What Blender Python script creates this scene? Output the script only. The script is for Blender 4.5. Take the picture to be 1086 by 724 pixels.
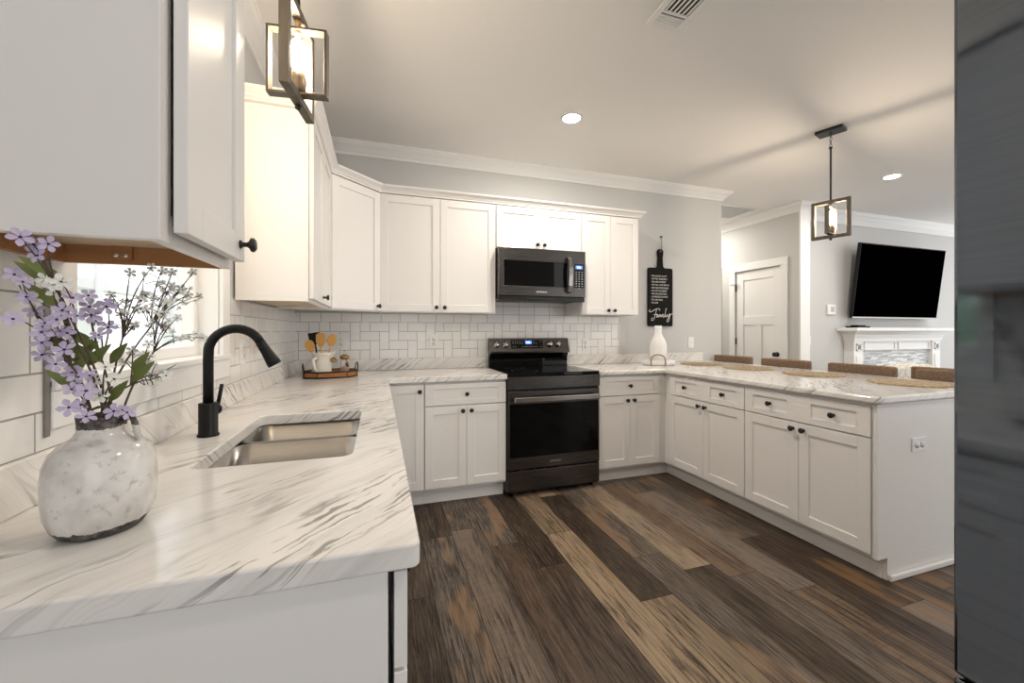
import bpy, bmesh, math, random
from mathutils import Vector, Matrix

C = bpy.context.scene
for o in list(bpy.data.objects):
    bpy.data.objects.remove(o, do_unlink=True)

# ------------------------------------------------------------------ camera, world, exposure
TH = 0.3154
cam_d = bpy.data.cameras.new('camera')
cam = bpy.data.objects.new('camera', cam_d)
C.collection.objects.link(cam)
cam.location = (0, 0, 1.2347)
cam.rotation_euler = (math.pi / 2, 0, -TH)
cam_d.sensor_width = 36
cam_d.lens = 431.34 / 1086 * 36
cam_d.shift_y = -11.4 / 1086
cam_d.clip_start = 0.02
C.camera = cam

world = bpy.data.worlds.new('World')
C.world = world
world.use_nodes = True
bg = world.node_tree.nodes['Background']
bg.inputs[0].default_value = (0.95, 0.965, 0.985, 1)
bg.inputs[1].default_value = 1.2

BULB = 270.0
DOWNLIGHT = 400.0

C.view_settings.view_transform = 'Standard'
C.view_settings.look = 'None'
C.view_settings.gamma = 1
C.view_settings.use_curve_mapping = False
C.view_settings.exposure = 0.70

# ------------------------------------------------------------------ room numbers
XW, YW, ZC = -0.62, 3.5025, 2.738       # left wall, back wall, ceiling
XE = 3.541                               # end of the back wall
YD, XP, YP = 2.8725, 2.3009, 1.346       # door plane back run, door plane peninsula, near end of peninsula
XH = 4.71                                # hall wall
YT = 3.62                                # living room wall


# ------------------------------------------------------------------ materials
def mat(name, color, rough=0.5, metal=0.0, spec=0.5, emit=None, estr=0.0, coat=0.0, trans=0.0, ior=1.45):
    m = bpy.data.materials.new(name)
    m.use_nodes = True
    b = m.node_tree.nodes['Principled BSDF']
    b.inputs['Base Color'].default_value = (*color, 1)
    b.inputs['Roughness'].default_value = rough
    b.inputs['Metallic'].default_value = metal
    b.inputs['Specular IOR Level'].default_value = spec
    b.inputs['Coat Weight'].default_value = coat
    b.inputs['Transmission Weight'].default_value = trans
    b.inputs['IOR'].default_value = ior
    if emit:
        b.inputs['Emission Color'].default_value = (*emit, 1)
        b.inputs['Emission Strength'].default_value = estr
    return m


class NT:
    """small helper for node graphs"""
    def __init__(s, m):
        s.m = m; s.t = m.node_tree; s.b = s.t.nodes['Principled BSDF']
    def n(s, typ, **kw):
        nd = s.t.nodes.new(typ)
        for k, v in kw.items():
            setattr(nd, k, v)
        return nd
    def l(s, a, b):
        s.t.links.new(a, b)
    def put(s, inp, v):
        if isinstance(v, (int, float)):
            inp.default_value = v
        elif isinstance(v, tuple):
            inp.default_value = v
        else:
            s.l(v, inp)
    def math(s, op, a, b=0.0, c=None):
        nd = s.n('ShaderNodeMath', operation=op)
        s.put(nd.inputs[0], a); s.put(nd.inputs[1], b)
        if c is not None: s.put(nd.inputs[2], c)
        return nd.outputs[0]
    def pos(s):
        g = s.n('ShaderNodeNewGeometry')
        return g.outputs['Position']
    def xyz(s, v):
        nd = s.n('ShaderNodeSeparateXYZ'); s.l(v, nd.inputs[0]); return nd.outputs
    def comb(s, x, y, z):
        nd = s.n('ShaderNodeCombineXYZ')
        for i, v in enumerate((x, y, z)): s.put(nd.inputs[i], v)
        return nd.outputs[0]
    def noise(s, vec, scale, detail=3, rough=0.5, dist=0.0):
        nd = s.n('ShaderNodeTexNoise'); s.l(vec, nd.inputs['Vector'])
        nd.inputs['Scale'].default_value = scale; nd.inputs['Detail'].default_value = detail
        nd.inputs['Roughness'].default_value = rough; nd.inputs['Distortion'].default_value = dist
        return nd.outputs['Fac']
    def white(s, vec):
        nd = s.n('ShaderNodeTexWhiteNoise', noise_dimensions='3D'); s.l(vec, nd.inputs['Vector']); return nd.outputs
    def mapping(s, vec, scale=(1, 1, 1), rot=(0, 0, 0), loc=(0, 0, 0)):
        nd = s.n('ShaderNodeMapping'); s.l(vec, nd.inputs['Vector'])
        nd.inputs['Scale'].default_value = scale; nd.inputs['Rotation'].default_value = rot; nd.inputs['Location'].default_value = loc
        return nd.outputs[0]
    def ramp(s, fac, stops, interp='LINEAR'):
        nd = s.n('ShaderNodeValToRGB'); s.l(fac, nd.inputs[0]); cr = nd.color_ramp; cr.interpolation = interp
        while len(cr.elements) < len(stops): cr.elements.new(0.5)
        for e, (p, c) in zip(cr.elements, stops):
            e.position = p; e.color = (*c, 1) if isinstance(c, tuple) else (c, c, c, 1)
        return nd.outputs[0]
    def mix(s, fac, a, b, mode='MIX'):
        nd = s.n('ShaderNodeMix', data_type='RGBA', blend_type=mode)
        s.put(nd.inputs[0], fac); s.put(nd.inputs[6], a); s.put(nd.inputs[7], b)
        return nd.outputs[2]
    def bump(s, h, strength=0.2, dist=0.01):
        nd = s.n('ShaderNodeBump'); s.l(h, nd.inputs['Height'])
        nd.inputs['Strength'].default_value = strength; nd.inputs['Distance'].default_value = dist
        s.l(nd.outputs[0], s.b.inputs['Normal'])


M = {}
M['cab'] = mat('cabinet_white', (0.83, 0.805, 0.775), 0.34, spec=0.35)
M['trim'] = mat('trim_white', (0.84, 0.83, 0.81), 0.35)
M['wall'] = mat('wall_grey', (0.60, 0.595, 0.58), 0.85)
M['ceil'] = mat('ceiling_white', (0.85, 0.83, 0.805), 0.9)
M['black'] = mat('black_iron', (0.012, 0.011, 0.011), 0.35)
M['matblack'] = mat('matte_black', (0.007, 0.007, 0.007), 0.38, spec=0.25)
M['void'] = mat('dark_gap', (0.01, 0.01, 0.01), 0.9)
M['blackglass'] = mat('black_glass', (0.003, 0.003, 0.003), 0.03, spec=0.28)
M['screen'] = mat('screen_black', (0.0003, 0.0003, 0.0003), 0.5, spec=0.0)
M['plate'] = mat('white_plastic', (0.82, 0.81, 0.79), 0.4)
M['ceramic'] = mat('white_ceramic', (0.85, 0.84, 0.82), 0.12)
M['cream'] = mat('cream_ceramic', (0.82, 0.78, 0.69), 0.18)
M['chrome'] = mat('chrome', (0.75, 0.74, 0.72), 0.12, 1.0)
M['brass'] = mat('bronze_handle', (0.36, 0.22, 0.10), 0.35, 0.9)
M['spoon'] = mat('wooden_spoon', (0.62, 0.33, 0.09), 0.5)
M['leaf'] = mat('leaf_green', (0.16, 0.19, 0.05), 0.55)
M['stem'] = mat('stem_brown', (0.10, 0.075, 0.05), 0.7)
M['petal_purple'] = mat('petal_lilac', (0.56, 0.48, 0.66), 0.7)
M['petal_white'] = mat('petal_white', (0.84, 0.83, 0.77), 0.7)
M['flower_eye'] = mat('flower_eye', (0.05, 0.03, 0.12), 0.6)
M['bulb'] = mat('bulb_glow', (1, 0.9, 0.7), 0.3, emit=(1.0, 0.82, 0.60), estr=BULB)
M['down'] = mat('downlight_glow', (1, 0.95, 0.9), 0.3, emit=(1.0, 0.93, 0.84), estr=DOWNLIGHT)
M['blue'] = mat('blue_display', (0.05, 0.1, 0.4), 0.3, emit=(0.10, 0.24, 0.75), estr=1.0)
M['bluetext'] = mat('display_digits', (0.6, 0.8, 1.0), 0.3, emit=(0.6, 0.8, 1.0), estr=2.0)
M['print'] = mat('white_print', (0.80, 0.79, 0.76), 0.6)
M['greyprint'] = mat('grey_print', (0.42, 0.42, 0.42), 0.6)
M['ringgrey'] = mat('ring_grey', (0.03, 0.03, 0.03), 0.3)
M['firebox'] = mat('firebox_black', (0.01, 0.01, 0.01), 0.8)
M['darkwood'] = mat('dark_wood_leg', (0.06, 0.035, 0.02), 0.5)
M['glassclear'] = mat('clear_glass', (0.95, 0.97, 0.97), 0.02, trans=1.0, ior=1.45)
M['rosy'] = mat('pink_salt', (0.70, 0.42, 0.33), 0.5)
M['porch'] = mat('porch_white', (0.75, 0.76, 0.76), 0.7)


def m_window_glass():
    m = bpy.data.materials.new('window_glass'); m.use_nodes = True
    t = m.node_tree
    t.nodes.remove(t.nodes['Principled BSDF'])
    out = t.nodes['Material Output']
    tr = t.nodes.new('ShaderNodeBsdfTransparent'); gl = t.nodes.new('ShaderNodeBsdfGlossy')
    gl.inputs['Roughness'].default_value = 0.02
    mx = t.nodes.new('ShaderNodeMixShader'); mx.inputs[0].default_value = 0.06
    t.links.new(tr.outputs[0], mx.inputs[1]); t.links.new(gl.outputs[0], mx.inputs[2])
    t.links.new(mx.outputs[0], out.inputs[0])
    return m
M['pane'] = m_window_glass()


def m_marble(name='marble_laminate', ang=46):
    m = mat(name, (0.8, 0.78, 0.75), 0.14, spec=0.5)
    s = NT(m)
    p = s.pos()
    wob = s.n('ShaderNodeTexNoise'); s.l(p, wob.inputs['Vector']); wob.inputs['Scale'].default_value = 5.0; wob.inputs['Detail'].default_value = 3
    off = s.n('ShaderNodeVectorMath', operation='SCALE'); s.l(wob.outputs['Color'], off.inputs[0]); off.inputs['Scale'].default_value = 0.06
    add = s.n('ShaderNodeVectorMath', operation='ADD'); s.l(p, add.inputs[0]); s.l(off.outputs[0], add.inputs[1])
    rv = s.xyz(s.mapping(add.outputs[0], rot=(0, 0, math.radians(-ang))))
    # the pattern also runs diagonally up the vertical faces
    rot = s.comb(rv[0], s.math('MULTIPLY_ADD', rv[2], 0.95, rv[1]), s.math('MULTIPLY', rv[2], 0.25))
    v1 = s.noise(s.mapping(rot, scale=(1.6, 17, 4)), 1.0, 5, 0.6)
    v2 = s.noise(s.mapping(rot, scale=(8.0, 80, 12), loc=(3, 1, 2)), 1.0, 4, 0.62)
    v3 = s.noise(s.mapping(rot, scale=(3.2, 120, 10), loc=(7, 5, 2)), 1.0, 3, 0.6)
    big = s.noise(s.mapping(rot, scale=(1.6, 4.6, 2.0), loc=(5, 2, 7)), 1.0, 2, 0.5)
    soft = s.ramp(v1, [(0.50, 0.0), (0.70, 0.7)])
    base = s.mix(soft, (0.83, 0.80, 0.765, 1), (0.62, 0.595, 0.57, 1))
    base = s.mix(s.ramp(v3, [(0.52, 0.0), (0.68, 0.25)]), base, (0.52, 0.495, 0.47, 1))
    thin = s.ramp(v2, [(0.535, 0.0), (0.60, 1.0)])
    zone = s.ramp(big, [(0.47, 0.0), (0.58, 1.0)])
    k = s.math('MULTIPLY', s.math('MULTIPLY', thin, zone), 0.88)
    col = s.mix(k, base, (0.25, 0.232, 0.218, 1))
    hv = s.noise(s.mapping(rot, scale=(0.8, 7.5, 3), loc=(9, 4, 1)), 1.0, 4, 0.5)
    d = s.math('ABSOLUTE', s.math('SUBTRACT', hv, 0.5))
    hair = s.ramp(d, [(0.0, 1.0), (0.010, 0.0)])
    brk = s.ramp(s.noise(s.mapping(p, loc=(2, 8, 3)), 3.2, 2), [(0.44, 0.0), (0.56, 1.0)])
    hair = s.math('MULTIPLY', s.math('MULTIPLY', hair, brk), 0.75)
    col = s.mix(hair, col, (0.24, 0.225, 0.215, 1))
    s.l(col, s.b.inputs['Base Color'])
    return m
M['marble'] = m_marble()


def m_tile(name, axis):
    """white 75 x 150 mm tile set in straight herringbone with one plain row on top"""
    m = mat(name, (0.8, 0.8, 0.78), 0.12)
    s = NT(m)
    x = s.xyz(s.pos())
    U = 0.0746
    h = x[0] if axis == 'x' else x[1]
    u = s.math('DIVIDE', s.math('ADD', h, 5.0 - (0.0790 if axis == 'x' else 0.02) + 0.0), U)
    # offset so that a vertical tile's left edge falls on the measured joint
    v = s.math('DIVIDE', s.math('SUBTRACT', 1.3035, x[2]), U)
    iu = s.math('FLOOR', u); iv = s.math('FLOOR', v)
    fu = s.math('FRACT', u); fv = s.math('FRACT', s.math('ADD', v, 20.0))
    # phase: col where row 0 starts a vertical
    ph = (round(5.0 / U)) % 4
    c = s.math('MODULO', s.math('ADD', s.math('ADD', iu, iv), 40.0 - ph), 4.0)
    def eq(k):
        return s.math('COMPARE', c, float(k), 0.3)
    W = 0.026
    left = s.math('LESS_THAN', fu, W); right = s.math('GREATER_THAN', fu, 1 - W)
    top = s.math('LESS_THAN', fv, W); bot = s.math('GREATER_THAN', fv, 1 - W)
    def no(a): return s.math('SUBTRACT', 1.0, a)
    def both(a, b): return s.math('MULTIPLY', a, b)
    def orr(a, b): return s.math('MAXIMUM', a, b)
    g = orr(orr(both(left, no(eq(3))), both(right, no(eq(2)))), orr(both(top, no(eq(1))), both(bot, no(eq(0)))))
    # plain row above 1.3035 and below 1.0 + small
    u2 = s.math('FRACT', s.math('MULTIPLY', s.math('SUBTRACT', u, 0.15), 0.5))
    g2 = orr(s.math('LESS_THAN', u2, W * 0.5), s.math('GREATER_THAN', u2, 1 - W * 0.5))
    g2 = orr(g2, orr(top, bot))
    inrow = s.math('GREATER_THAN', x[2], 1.3035)
    if axis == 'y':
        inrow = orr(inrow, s.math('LESS_THAN', x[2], 1.0797))
    g = s.math('ADD', both(g, no(inrow)), both(g2, inrow))
    shade = s.white(s.comb(s.math('FLOOR', s.math('MULTIPLY', u, 0.5)), iv, 0.0))[0]
    tile = s.mix(shade, (0.86, 0.845, 0.82, 1), (0.81, 0.795, 0.77, 1))
    col = s.mix(g, tile, (0.33, 0.315, 0.30, 1))
    s.l(col, s.b.inputs['Base Color'])
    s.l(s.math('MULTIPLY_ADD', g, 0.6, 0.10), s.b.inputs['Roughness'])
    s.bump(no(g), 0.35, 0.0015)
    return m
M['tile_x'] = m_tile('wall_tile_back', 'x')
M['tile_y'] = m_tile('wall_tile_left', 'y')


def m_floor():
    m = mat('vinyl_planks', (0.2, 0.13, 0.08), 0.42, spec=0.25)
    s = NT(m)
    x = s.xyz(s.pos())
    W, L = 0.1785, 1.22
    uu = s.math('DIVIDE', s.math('ADD', x[0], 3.33), W)
    iu = s.math('FLOOR', uu); fu = s.math('FRACT', uu)
    r = s.white(s.comb(iu, 3.3, 1.7))[0]
    vv = s.math('ADD', s.math('DIVIDE', s.math('ADD', x[1], 8.0), L), s.math('MULTIPLY', r, 7.0))
    iv = s.math('FLOOR', vv); fv = s.math('FRACT', vv)
    pid = s.comb(iu, iv, 0.5)
    wn = s.white(pid)
    rnd = wn[0]
    rnd2 = s.white(s.comb(iu, iv, 7.7))[0]
    base = s.ramp(rnd, [(0.0, (0.023, 0.014, 0.009)), (0.22, (0.048, 0.029, 0.020)), (0.40, (0.082, 0.053, 0.036)), (0.54, (0.217, 0.144, 0.090)),
                        (0.66, (0.063, 0.042, 0.029)), (0.78, (0.226, 0.176, 0.131)), (0.87, (0.361, 0.262, 0.167)), (0.95, (0.181, 0.140, 0.109))], 'CONSTANT')
    # printed barn-wood strips inside some planks
    sub = s.white(s.comb(iu, iv, s.math('FLOOR', s.math('MULTIPLY', s.math('ADD', fu, s.math('MULTIPLY', rnd2, 0.3)), 2.6))))[0]
    subm = s.math('MULTIPLY', s.math('GREATER_THAN', rnd, 0.30), 0.75)
    base = s.mix(subm, base, s.mix(1.0, base, s.ramp(sub, [(0.0, 0.45), (0.5, 0.95), (1.0, 1.0)]), 'MULTIPLY'))
    q = s.comb(s.math('ADD', x[0], s.math('MULTIPLY', rnd2, 31.0)), s.math('ADD', x[1], s.math('MULTIPLY', rnd, 17.0)), rnd)
    wv = s.n('ShaderNodeTexNoise'); s.l(s.mapping(q, scale=(5, 1.3, 1)), wv.inputs['Vector']); wv.inputs['Scale'].default_value = 1.0; wv.inputs['Detail'].default_value = 2
    wo = s.n('ShaderNodeVectorMath', operation='SCALE'); s.l(wv.outputs['Color'], wo.inputs[0]); wo.inputs['Scale'].default_value = 0.025
    q2 = s.n('ShaderNodeVectorMath', operation='ADD'); s.l(q, q2.inputs[0]); s.l(wo.outputs[0], q2.inputs[1])
    grain = s.noise(s.mapping(q2.outputs[0], scale=(170, 6, 1)), 1.0, 7, 0.78)
    grain2 = s.noise(s.mapping(q2.outputs[0], scale=(80, 3.6, 1), loc=(4, 2, 0)), 1.0, 7, 0.78)
    patch = s.noise(s.mapping(q, scale=(9, 2.4, 1), loc=(8, 3, 0)), 1.0, 4, 0.65)
    blot = s.noise(s.mapping(q, scale=(7, 1.6, 1), loc=(1, 7, 0)), 1.0, 3, 0.6)
    col = s.mix(s.ramp(grain, [(0.44, 0.0), (0.66, 0.6)]), base, (0.26, 0.195, 0.14, 1))
    dk = s.math('MULTIPLY', s.ramp(grain2, [(0.42, 0.95), (0.54, 0.0)]), s.ramp(patch, [(0.40, 0.25), (0.58, 1.0)]))
    col = s.mix(dk, col, (0.018, 0.012, 0.009, 1))
    tanm = s.math('MULTIPLY', s.ramp(blot, [(0.55, 0.0), (0.63, 0.7)]), s.math('GREATER_THAN', rnd2, 0.5))
    col = s.mix(tanm, col, (0.25, 0.14, 0.065, 1))
    # greyish wash on some planks
    gr = s.math('MULTIPLY', s.math('GREATER_THAN', rnd2, 0.66), s.ramp(grain, [(0.42, 0.0), (0.62, 0.5)]))
    col = s.mix(gr, col, (0.29, 0.25, 0.21, 1))
    # saw marks across
    saw = s.noise(s.mapping(q, scale=(6, 150, 1)), 1.0, 2, 0.5)
    sawm = s.math('MULTIPLY', s.ramp(saw, [(0.56, 0.0), (0.70, 0.5)]), s.math('LESS_THAN', rnd2, 0.35))
    col = s.mix(sawm, col, (0.07, 0.045, 0.03, 1))
    e = s.math('MAXIMUM', s.math('LESS_THAN', fu, 0.016), s.math('LESS_THAN', fv, 0.0024))
    col = s.mix(e, col, (0.015, 0.01, 0.008, 1))
    s.l(col, s.b.inputs['Base Color'])
    s.l(s.math('MULTIPLY_ADD', grain, 0.25, 0.28), s.b.inputs['Roughness'])
    s.bump(grain, 0.12, 0.002)
    return m
M['floor'] = m_floor()


def m_brushed(name, color, rough, sc=(1, 1, 160), amt=0.06, metal=1.0):
    m = mat(name, color, rough, metal)
    s = NT(m)
    n = s.noise(s.mapping(s.pos(), scale=sc), 4.0, 2, 0.6)
    s.l(s.math('MULTIPLY_ADD', n, amt * 2, rough - amt), s.b.inputs['Roughness'])
    c = s.mix(n, (color[0] * .86, color[1] * .86, color[2] * .86, 1), (min(1, color[0] * 1.14), min(1, color[1] * 1.14), min(1, color[2] * 1.14), 1))
    s.l(c, s.b.inputs['Base Color'])
    return m
M['blacksteel'] = m_brushed('black_stainless', (0.115, 0.106, 0.10), 0.28)
M['handlesteel'] = m_brushed('handle_steel', (0.36, 0.335, 0.31), 0.22)
M['fridge'] = m_brushed('fridge_steel', (0.135, 0.152, 0.178), 0.07, sc=(0.5, 0.5, 40), amt=0.01)
M['sinksteel'] = m_brushed('sink_steel', (0.36, 0.34, 0.315), 0.32, sc=(3, 3, 120))


def m_wood(name, c1, c2, sc=(3, 60, 60), rough=0.5):
    m = mat(name, c1, rough); s = NT(m)
    n = s.noise(s.mapping(s.pos(), scale=sc), 1.0, 4, 0.6)
    s.l(s.mix(s.ramp(n, [(0.35, 0.0), (0.65, 1.0)]), (*c1, 1), (*c2, 1)), s.b.inputs['Base Color'])
    return m
M['cleat'] = m_wood('raw_plywood', (0.44, 0.215, 0.085), (0.34, 0.155, 0.06), rough=0.6)
M['under'] = m_wood('raw_underside', (0.62, 0.50, 0.36), (0.56, 0.44, 0.31), rough=0.6)
M['greywood'] = m_wood('weathered_frame_wood', (0.150, 0.122, 0.092), (0.095, 0.078, 0.060), sc=(40, 40, 6), rough=0.6)
M['traywood'] = m_wood('tray_wood', (0.46, 0.19, 0.045), (0.34, 0.13, 0.03), sc=(10, 60, 40), rough=0.45)


def m_weave(name, c1, c2, f=260, rough=0.85):
    m = mat(name, c1, rough); s = NT(m)
    tc = s.n('ShaderNodeTexCoord')
    n1 = s.noise(s.mapping(tc.outputs['Object'], scale=(f, f, f * .25)), 1.0, 2)
    n2 = s.noise(s.mapping(tc.outputs['Object'], scale=(f * .25, f * .25, f), loc=(3, 1, 2)), 1.0, 2)
    n = s.math('MULTIPLY', s.math('ADD', n1, n2), 0.5)
    s.l(s.mix(s.ramp(n, [(0.40, 0.0), (0.60, 1.0)]), (*c1, 1), (*c2, 1)), s.b.inputs['Base Color'])
    s.bump(n, 0.4, 0.002)
    return m
M['tweed'] = m_weave('brown_tweed', (0.17, 0.105, 0.065), (0.31, 0.21, 0.14))
M['straw'] = m_weave('woven_straw', (0.25, 0.185, 0.105), (0.52, 0.40, 0.25), 160)


def m_cream_pattern():
    m = mat('patterned_upholstery', (0.75, 0.70, 0.62), 0.9); s = NT(m)
    tc = s.n('ShaderNodeTexCoord')
    v = s.n('ShaderNodeTexVoronoi', feature='DISTANCE_TO_EDGE'); s.l(tc.outputs['Object'], v.inputs['Vector']); v.inputs['Scale'].default_value = 14
    s.l(s.mix(s.ramp(v.outputs['Distance'], [(0.04, 1.0), (0.10, 0.0)]), (0.76, 0.72, 0.65, 1), (0.58, 0.50, 0.38, 1)), s.b.inputs['Base Color'])
    return m
M['pattern'] = m_cream_pattern()


def m_mosaic():
    m = mat('mosaic_strips', (0.6, 0.62, 0.62), 0.2); s = NT(m)
    x = s.xyz(s.pos())
    r = s.math('DIVIDE', x[2], 0.016); ir = s.math('FLOOR', r)
    off = s.white(s.comb(ir, 2.0, 0.0))[0]
    u = s.math('ADD', s.math('DIVIDE', x[0], 0.13), s.math('MULTIPLY', off, 5.0)); iu = s.math('FLOOR', u)
    t = s.white(s.comb(iu, ir, 1.0))[0]
    s.l(s.ramp(t, [(0.0, (0.28, 0.31, 0.32)), (0.3, (0.45, 0.48, 0.48)), (0.6, (0.62, 0.63, 0.62)), (0.9, (0.78, 0.78, 0.76))]), s.b.inputs['Base Color'])
    return m
M['mosaic'] = m_mosaic()


def m_vase():
    m = mat('crackle_glaze', (0.75, 0.72, 0.68), 0.16); s = NT(m)
    tc = s.n('ShaderNodeTexCoord'); o = tc.outputs['Object']
    z = s.xyz(o)[2]
    n = s.noise(o, 70, 4, 0.7)
    n2 = s.noise(o, 16, 3, 0.6)
    edge = s.math('ADD', z, s.math('MULTIPLY', s.math('SUBTRACT', s.noise(o, 45, 3, 0.7), 0.5), 0.016))
    glaze = s.mix(s.ramp(n2, [(0.42, 0.0), (0.66, 0.8)]), (0.76, 0.735, 0.705, 1), (0.55, 0.515, 0.48, 1))
    glaze = s.mix(s.ramp(n, [(0.57, 0.0), (0.68, 0.7)]), glaze, (0.42, 0.38, 0.34, 1))
    raw = s.mix(s.ramp(n, [(0.45, 0.0), (0.65, 1.0)]), (0.035, 0.029, 0.025, 1), (0.20, 0.18, 0.165, 1))
    low = s.math('LESS_THAN', edge, 0.016)
    high = s.math('GREATER_THAN', edge, 0.166)
    sp = s.math('GREATER_THAN', n, 0.35)
    mask = s.math('MAXIMUM', low, s.math('MULTIPLY', high, sp))
    s.l(s.mix(mask, glaze, raw), s.b.inputs['Base Color'])
    s.l(s.math('MULTIPLY_ADD', mask, 0.4, 0.14), s.b.inputs['Roughness'])
    s.bump(n2, 0.15, 0.004)
    return m
M['vase'] = m_vase()


def m_foliage(name, a, b):
    m = mat(name, a, 0.8); s = NT(m)
    s.l(s.mix(s.ramp(s.noise(s.pos(), 9, 4, 0.7), [(0.4, 0.0), (0.6, 1.0)]), (*a, 1), (*b, 1)), s.b.inputs['Base Color'])
    return m
M['hedge'] = m_foliage('hedge_leaves', (0.22, 0.34, 0.22), (0.44, 0.56, 0.42))
M['lawn'] = m_foliage('lawn_grass', (0.40, 0.50, 0.32), (0.52, 0.60, 0.42))


# ------------------------------------------------------------------ mesh builder
class MB:
    def __init__(s):
        s.v = []; s.f = []; s.smooth = []
    def add(s, vs, fs, smooth=False):
        k = len(s.v)
        s.v += [tuple(map(float, p)) for p in vs]
        for f in fs:
            s.f.append([i + k for i in f]); s.smooth.append(smooth)
        return s
    def box(s, x0, x1, y0, y1, z0, z1):
        vs = [(x, y, z) for z in (z0, z1) for y in (y0, y1) for x in (x0, x1)]
        return s.add(vs, [(0, 2, 3, 1), (4, 5, 7, 6), (0, 1, 5, 4), (2, 6, 7, 3), (0, 4, 6, 2), (1, 3, 7, 5)])
    def obox(s, O, U, N, u0, u1, z0, z1, n0, n1):
        O, U, N = Vector(O), Vector(U).normalized(), Vector(N).normalized(); Z = Vector((0, 0, 1))
        vs = [O + U * u + N * n + Z * z for z in (z0, z1) for n in (n0, n1) for u in (u0, u1)]
        fs = [(0, 2, 3, 1), (4, 5, 7, 6), (0, 1, 5, 4), (2, 6, 7, 3), (0, 4, 6, 2), (1, 3, 7, 5)]
        if U.cross(N).z < 0: fs = [f[::-1] for f in fs]
        return s.add(vs, fs)
    def prism(s, poly, z0, z1):
        """poly: list of (x,y), ccw"""
        n = len(poly)
        vs = [(x, y, z0) for x, y in poly] + [(x, y, z1) for x, y in poly]
        fs = [tuple(range(n))[::-1], tuple(range(n, 2 * n))] + [(i, (i + 1) % n, n + (i + 1) % n, n + i) for i in range(n)]
        return s.add(vs, fs)
    def slab(s, poly, O, U, V, N, t):
        """poly in (u,v) plane at O, extruded t along N"""
        O, U, V, N = Vector(O), Vector(U), Vector(V), Vector(N); n = len(poly)
        vs = [O + U * a + V * b for a, b in poly] + [O + U * a + V * b + N * t for a, b in poly]
        fs = [tuple(range(n))[::-1], tuple(range(n, 2 * n))] + [(i, (i + 1) % n, n + (i + 1) % n, n + i) for i in range(n)]
        return s.add(vs, fs)
    def lathe(s, prof, O=(0, 0, 0), A=(0, 0, 1), n=24, sx=1, sy=1, caps=True):
        """prof: (r, h) along the axis A from O"""
        O, A = Vector(O), Vector(A).normalized()
        T = Vector((1, 0, 0)) if abs(A.x) < 0.9 else Vector((0, 1, 0))
        B = A.cross(T).normalized(); T = B.cross(A).normalized()
        vs = []
        for r, h in prof:
            for i in range(n):
                a = 2 * math.pi * i / n
                vs.append(O + A * h + T * (r * math.cos(a) * sx) + B * (r * math.sin(a) * sy))
        fs = []
        for j in range(len(prof) - 1):
            for i in range(n):
                fs.append((j * n + i, j * n + (i + 1) % n, (j + 1) * n + (i + 1) % n, (j + 1) * n + i))
        s.add(vs, fs, True)
        if caps:
            k = len(s.v) - len(vs)
            if prof[0][0] > 1e-6: s.f.append([k + i for i in range(n)][::-1]); s.smooth.append(False)
            if prof[-1][0] > 1e-6: s.f.append([k + (len(prof) - 1) * n + i for i in range(n)]); s.smooth.append(False)
        return s
    def cyl(s, a, b, r, r2=None, n=16):
        a, b = Vector(a), Vector(b); d = (b - a)
        return s.lathe([(r, 0), (r if r2 is None else r2, d.length)], a, d, n)
    def tube(s, pts, r, n=10, radii=None):
        pts = [Vector(p) for p in pts]; m = len(pts); vs = []
        prevT = None
        for j, p in enumerate(pts):
            d = (pts[min(j + 1, m - 1)] - pts[max(j - 1, 0)])
            if d.length < 1e-9: d = Vector((0, 0, 1))
            d.normalize()
            if prevT is None:
                T = Vector((0, 0, 1)) if abs(d.z) < 0.9 else Vector((1, 0, 0))
                T = (T - d * T.dot(d)).normalized()
            else:
                T = (prevT - d * prevT.dot(d))
                T = T.normalized() if T.length > 1e-6 else Vector((1, 0, 0))
            prevT = T; B = d.cross(T)
            rr = radii[j] if radii else r
            for i in range(n):
                a = 2 * math.pi * i / n
                vs.append(p + T * (rr * math.cos(a)) + B * (rr * math.sin(a)))
        fs = [(j * n + i, j * n + (i + 1) % n, (j + 1) * n + (i + 1) % n, (j + 1) * n + i) for j in range(m - 1) for i in range(n)]
        s.add(vs, fs, True)
        k = len(s.v) - len(vs)
        s.f.append([k + i for i in range(n)][::-1]); s.smooth.append(False)
        s.f.append([k + (m - 1) * n + i for i in range(n)]); s.smooth.append(False)
        return s
    def sweep(s, prof, path):
        """prof: closed (out, z) polygon; path: list of (x,y); outward side is to the right of travel; mitred corners"""
        P = [Vector((x, y)) for x, y in path]; m = len(P); n = len(prof); vs = []
        for j in range(m):
            if j == 0: d0 = d1 = (P[1] - P[0]).normalized()
            elif j == m - 1: d0 = d1 = (P[-1] - P[-2]).normalized()
            else: d0 = (P[j] - P[j - 1]).normalized(); d1 = (P[j + 1] - P[j]).normalized()
            n0 = Vector((d0.y, -d0.x)); n1 = Vector((d1.y, -d1.x))
            b = (n0 + n1); b = b / max(1e-6, (1 + n0.dot(n1)))
            for o, z in prof:
                q = P[j] + b * o; vs.append((q.x, q.y, z))
        fs = [(j * n + i, j * n + (i + 1) % n, (j + 1) * n + (i + 1) % n, (j + 1) * n + i) for j in range(m - 1) for i in range(n)]
        fs += [tuple(range(n))[::-1], tuple(range((m - 1) * n, m * n))]
        return s.add(vs, fs)
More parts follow.
